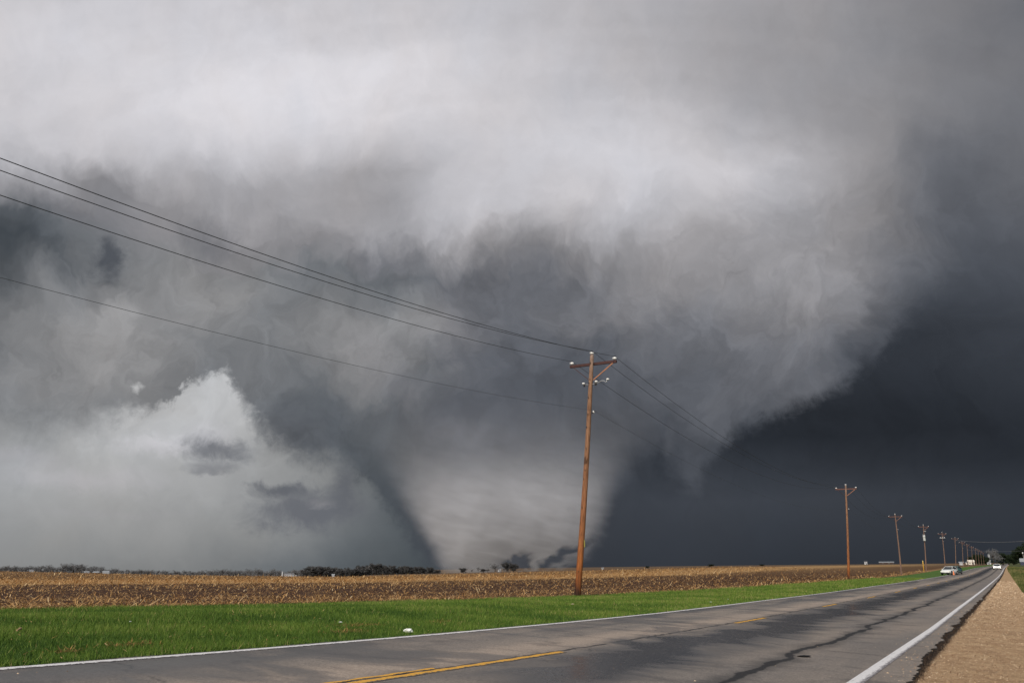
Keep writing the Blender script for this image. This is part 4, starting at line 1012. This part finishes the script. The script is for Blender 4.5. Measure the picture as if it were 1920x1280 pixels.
def tree(az, D, height, width, kind, label, group=None, dz=0.):
    k = TREE_N[kind] = TREE_N.get(kind, -1)+1
    td, cd_ = protos[kind][k % len(protos[kind])]
    r = empty('bare_tree' if kind == 'bare' else 'dark_tree', ground_at(az, D, dz), label, 'tree', random.uniform(0, 6.28), group)
    r.scale = (width/6.2, width/6.2, height/10.)
    for nm, d in (('trunk', td), ('crown', cd_)):
        link(bpy.data.objects.new(nm, d), r)
    return r
# single trees along the middle of the horizon
for az, D, h, w, k, lab in [
    (-5.05, 1250, 5.5, 9, 'wood', 'small round tree at the right end of the dark wood, below the tornado edge'),
    (-3.35, 1200, 7.0, 11, 'wood', 'low spreading tree below the left half of the tornado'),
    (-2.75, 1200, 4.5, 4, 'bare', 'very small tree just right of the low spreading one below the tornado'),
    (-2.35, 1200, 8., 4.5, 'bare', 'thin small tree between the low trees below the tornado'),
    (-2.0, 1200, 5.0, 9, 'wood', 'flat wide bush-like tree left of the rounded grey tree'),
    (-1.7, 1200, 5., 7, 'bare', 'low loose bush close to the rounded grey tree below the tornado'),
    (-1.22, 1180, 12., 13., 'bare', 'rounded grey tree standing alone below the brightest part of the tornado'),
    (-.42, 1210, 14., 13., 'wood', 'left half of the big dark pair of trees below the tornado'),
    (.02, 1210, 11.5, 12., 'wood', 'right half of the big dark pair of trees below the tornado'),
    (8.9, 2000, 5, 9, 'dense', 'tiny dark tree on the horizon right of the nearest pole'),
    (13.0, 2000, 6, 14, 'dense', 'tiny dark clump of a tree on the horizon left of the second pole'),
    (16.2, 2000, 4, 12, 'dense', 'tiny low dark tree on the horizon under the storm, left of the second pole')]:
    tree(az-.0 if az > 0 else az, D, h, w, k, lab)
# the dark wood and the hazy rows left of the tornado
wood = []
rr = random.Random(4)
az = -32.8
while az < -5.4:
    D = np.interp(az, [-33, -22, -14.5, -13.4, -5], [2300, 2500, 2000, 1250, 1450])*rr.uniform(.94, 1.06)
    hh = np.interp(az, [-33, -29, -27, -24, -21, -17, -14, -12, -9, -5.4], [13, 17, 25, 15, 15, 21, 15, 15, 14.5, 8.5])*rr.uniform(.72, 1.15)
    wood.append((az, D, hh, hh*rr.uniform(.8, 1.25)))
    az += rr.uniform(.10, .30)*(2000/D)**.3
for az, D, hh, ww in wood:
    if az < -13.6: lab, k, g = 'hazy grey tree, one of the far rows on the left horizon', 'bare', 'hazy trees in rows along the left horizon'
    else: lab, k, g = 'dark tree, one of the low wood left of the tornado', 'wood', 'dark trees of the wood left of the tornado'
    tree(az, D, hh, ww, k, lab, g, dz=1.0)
# undergrowth that closes the rows
def thicket(az0, az1, D0, h0, n, name, label, seed, dz=1.):
    q = np.random.default_rng(seed); a = q.uniform(az0, az1, n); D = D0(a)*q.uniform(.99, 1.05, n)
    x, y = D*np.sin(np.radians(a)), D*np.cos(np.radians(a)); hh = h0(a)*q.random(n)**.8*(.8+.25*np.sin(a*9)+.15*np.sin(a*23.))
    z = terrain(x, y)+hh+dz-1.5; c = np.stack([x, y, z], -1)
    v = c[:, None, :]+q.normal(0, 1, (n, 3, 3))*np.array([1.3, 1.3, .9])
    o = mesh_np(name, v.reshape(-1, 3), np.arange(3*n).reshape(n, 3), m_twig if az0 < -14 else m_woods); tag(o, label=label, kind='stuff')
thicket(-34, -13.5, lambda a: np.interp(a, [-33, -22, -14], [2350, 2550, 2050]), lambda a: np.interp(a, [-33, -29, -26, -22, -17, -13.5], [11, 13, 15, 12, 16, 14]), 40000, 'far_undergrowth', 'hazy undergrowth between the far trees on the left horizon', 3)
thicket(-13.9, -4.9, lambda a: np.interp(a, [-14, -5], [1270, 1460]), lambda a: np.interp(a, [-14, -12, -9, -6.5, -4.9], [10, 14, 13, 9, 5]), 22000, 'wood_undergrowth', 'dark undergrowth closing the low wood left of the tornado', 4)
# grove beside the far end of the road
grove = [(28.32, 1000, 9, 9), (28.50, 1020, 10.5, 10), (28.72, 1020, 10, 9), (28.15, 1040, 7, 8), (28.90, 1060, 8, 9), (28.62, 1100, 12, 11)]
for i, (az, D, h, w) in enumerate(grove):
    tree(az, D, h, w, 'dense', ['dark tree, leftmost of the grove behind the cream barn', 'tall dark tree in the left half of the roadside grove', 'dark tree in the middle of the roadside grove', 'low dark tree tucked close behind the cream barn', 'dark tree at the right end of the grove beside the white gable', 'tallest dark tree at the back of the roadside grove'][i])
for az, D, h, w, k, lab in [
    (29.30, 820, 15, 9, 'bare', 'tall bare tree right of the white gable near the end of the road'),
    (29.45, 850, 12, 10, 'bare', 'broad bare tree beside the tall bare one at the road end'),
    (29.75, 950, 11, 13, 'dense', 'low dark tree closing the view at the end of the road'),
    (30.05, 1000, 10, 14, 'dense', 'low dark tree straight above the end of the road'),
    (30.28, 900, 9, 10, 'dense', 'low dark tree just right of the end of the road'),
    (30.72, 800, 15, 14, 'dense', 'large dark tree, left one of the two behind the blue house'),
    (31.15, 790, 17, 15, 'dense', 'largest dark tree, right one behind the blue house'),
    (31.8, 780, 14, 14, 'bare', 'bare tree at the very right edge behind the blue house')]:
    tree(az, D, h, w, k, lab)
rp = empty('yard_light_pole', P3(420, -5.6), 'slim pole with a pale lamp head standing before the big dark trees on the right', 'light pole', ROADROT)
MB().tube([(0, 0, -.3), (-.15, 0, 3), (-.3, 0, 5.6)], [.10, .08, .06], 8).build('shaft', plain('pale_pole', (.36, .36, .34), .8), rp)
MB().lathe([(0, 5.5), (.22, 5.5), (.28, 5.7), (.15, 5.95), (0, 6.0)], 12, (-.3, 0, 0)).build('lamp_head', m_porc, rp)
# small things on the right verge
for s, l, lab in [(150, -5.5, 'low pale heap of brush on the right verge, the nearer one'), (205, -5.2, 'low pale heap of brush on the right verge, the farther one')]:
    q = rng.normal(0, 1, (700, 3))*np.array([1.6, 1.2, .28]); p = P3(s, l)
    h_ = np.stack([p.x+q[:, 0], p.y+q[:, 1], p.z+np.abs(q[:, 2])*1.1], -1)
    o = strips(h_, rng.uniform(0, 6.283, 700), rng.uniform(.4, 1.2, 700), rng.uniform(.03, .06, 700), rng.uniform(-.2, .5, 700), rng.uniform(0, .3, 700), rng.uniform(.1, .9, 700), 'brush_heap', m_straw)
    o['kind'] = 'thing'; tag(o, lab, 'brush heap')

# ------------------------------------------------------------------ tornado: a closed volume of dust and condensed water
TCOL = (.93, .94, .98); TDENS = .010
TD = 2600.; TZ = -14.
k_ = TD/1550.
# height (m) above its foot, centre offset, left radius, right radius
def tprof():
    out = []
    for y, xl, xr in [(1085, 838, 1080), (1062, 822, 1095), (1030, 800, 1122), (1000, 783, 1133), (970, 762, 1142), (940, 744, 1155), (910, 722, 1176), (880, 696, 1200), (850, 664, 1228), (820, 628, 1262), (780, 585, 1305), (740, 540, 1350)]:
        out.append(((1062-y)*k_, (xl-955)*k_, (xr-955)*k_))
    return out
TP = tprof()
az0_ = math.radians(-.25)
tm, T, b = mat('tornado_cloud'); tm.node_tree.nodes.clear()
co = T.node('ShaderNodeTexCoord').outputs['Object']; tx, ty, tz = T.sep(co)
z0, z1 = TP[0][0], TP[-1][0]
u = T.m('DIVIDE', T.m('SUBTRACT', tz, z0), z1-z0)
mid = T.ramp(u, [((p[0]-z0)/(z1-z0), ((p[1]+p[2])/2+200)/400) for p in TP]); mid = T.m('SUBTRACT', T.m('MULTIPLY', mid, 400.), 200.)
radv = T.ramp(u, [((p[0]-z0)/(z1-z0), (p[2]-p[1])/2/900) for p in TP]); radv = T.m('MULTIPLY', radv, 900.)
sw = T.noise(T.vm('MULTIPLY', co, (1., 1., .8)), .009, 5., .6, .5)
sw2 = T.noise(T.vm('ADD', T.vm('MULTIPLY', co, (1., 1., 1.6)), T.xyz(tz, 0., 0.)), .022, 4., .6, .3)
rx_ = T.m('SUBTRACT', tx, mid)
rr_ = T.m('DIVIDE', T.m('SQRT', T.m('ADD', T.m('MULTIPLY', rx_, rx_), T.m('MULTIPLY', ty, ty))), radv)
rr_ = T.m('ADD', rr_, T.m('ADD', T.m('MULTIPLY', T.m('SUBTRACT', sw, .5), T.mr(u, 0., .5, .60, .30)), T.m('MULTIPLY', T.m('SUBTRACT', sw2, .5), .22)))
shell = T.mr(rr_, 1.0, .62, 0., 1.)
fade = T.ramp(u, [(0, .25), (.06, .4), (.14, .8), (.24, 1.), (.34, .70), (.44, .34), (.54, .13), (.66, .040), (.8, .012), (1, 0)])
# torn inflow gap low on the right side
wv = T.sep(T.vm('SUBTRACT', T.noise(T.vm('MULTIPLY', co, (1., .0, 1.4)), .013, 6., .62, .6, True), (.5, .5, .5)))
hxw = T.m('ADD', tx, T.m('MULTIPLY', wv[0], 190.)); hzw = T.m('ADD', tz, T.m('MULTIPLY', wv[1], 120.))
def hole(cx_, cz_, hx, hz, slope):
    """a torn opening in the cloud's foot, going right through it; metres from the foot"""
    ax_ = T.m('SUBTRACT', hxw, cx_); az_h = T.m('SUBTRACT', T.m('SUBTRACT', hzw, cz_), T.m('MULTIPLY', ax_, slope))
    return T.mr(T.vm('LENGTH', T.xyz(T.m('DIVIDE', ax_, hx), T.m('DIVIDE', az_h, hz), 0.)), 1.3, .5)
gap = T.m('MAXIMUM', T.m('MAXIMUM', hole(18, 22, 62, 34, .2), hole(135, 24, 120, 22, .55)), hole(190, -12, 140, 34, .15))
dens = T.m('MULTIPLY', T.m('MULTIPLY', shell, fade), T.m('SUBTRACT', 1., T.m('MULTIPLY', gap, .96)))
dens = T.m('MULTIPLY', dens, T.mr(sw2, .2, .7, .75, 1.2))
pv = T.node('ShaderNodeVolumePrincipled')
streak = T.noise(T.xyz(T.m('MULTIPLY', tx, .5), T.m('MULTIPLY', ty, .5), T.m('ADD', T.m('MULTIPLY', tz, 2.0), T.m('MULTIPLY', tx, .45))), .020, 6., .62, .7)
curl = T.noise(T.vm('MULTIPLY', co, (1., 1., 1.3)), .011, 5., .6, 1.2)
T.put(pv.inputs['Color'], T.mix(T.m('MULTIPLY', T.mr(T.m('ADD', T.m('MULTIPLY', streak, .55), T.m('MULTIPLY', curl, .45)), .38, .58), 1.), (.62, .62, .64), TCOL)); pv.inputs['Anisotropy'].default_value = 0.0  # uneven dust tone; its streaks also stand in for shading between ridges
T.put(pv.inputs['Density'], T.m('MULTIPLY', dens, TDENS))
out = T.node('ShaderNodeOutputMaterial'); T.l.new(pv.outputs[0], out.inputs['Volume'])
n = 48; v = []; f = []
for zz_, xl, xr in TP:
    for j in range(n):
        a = 2*math.pi*j/n; r_ = (xr-xl)/2*1.06
        v.append(((xl+xr)/2+r_*math.cos(a), r_*math.sin(a), zz_))
for i in range(len(TP)-1):
    for j in range(n): f.append((i*n+j, i*n+(j+1) % n, (i+1)*n+(j+1) % n, (i+1)*n+j))
f += [tuple(range(n))[::-1], tuple((len(TP)-1)*n+j for j in range(n))]
torn = MB().add(v, f).build('tornado', tm)
torn.location = (TD*math.sin(az0_), TD*math.cos(az0_), float(terrain(TD*math.sin(az0_), TD*math.cos(az0_)))+2)
torn.rotation_euler = (0, 0, -az0_)
tag(torn, 'huge wide grey tornado touching the ground on the horizon behind the corn field', 'tornado')
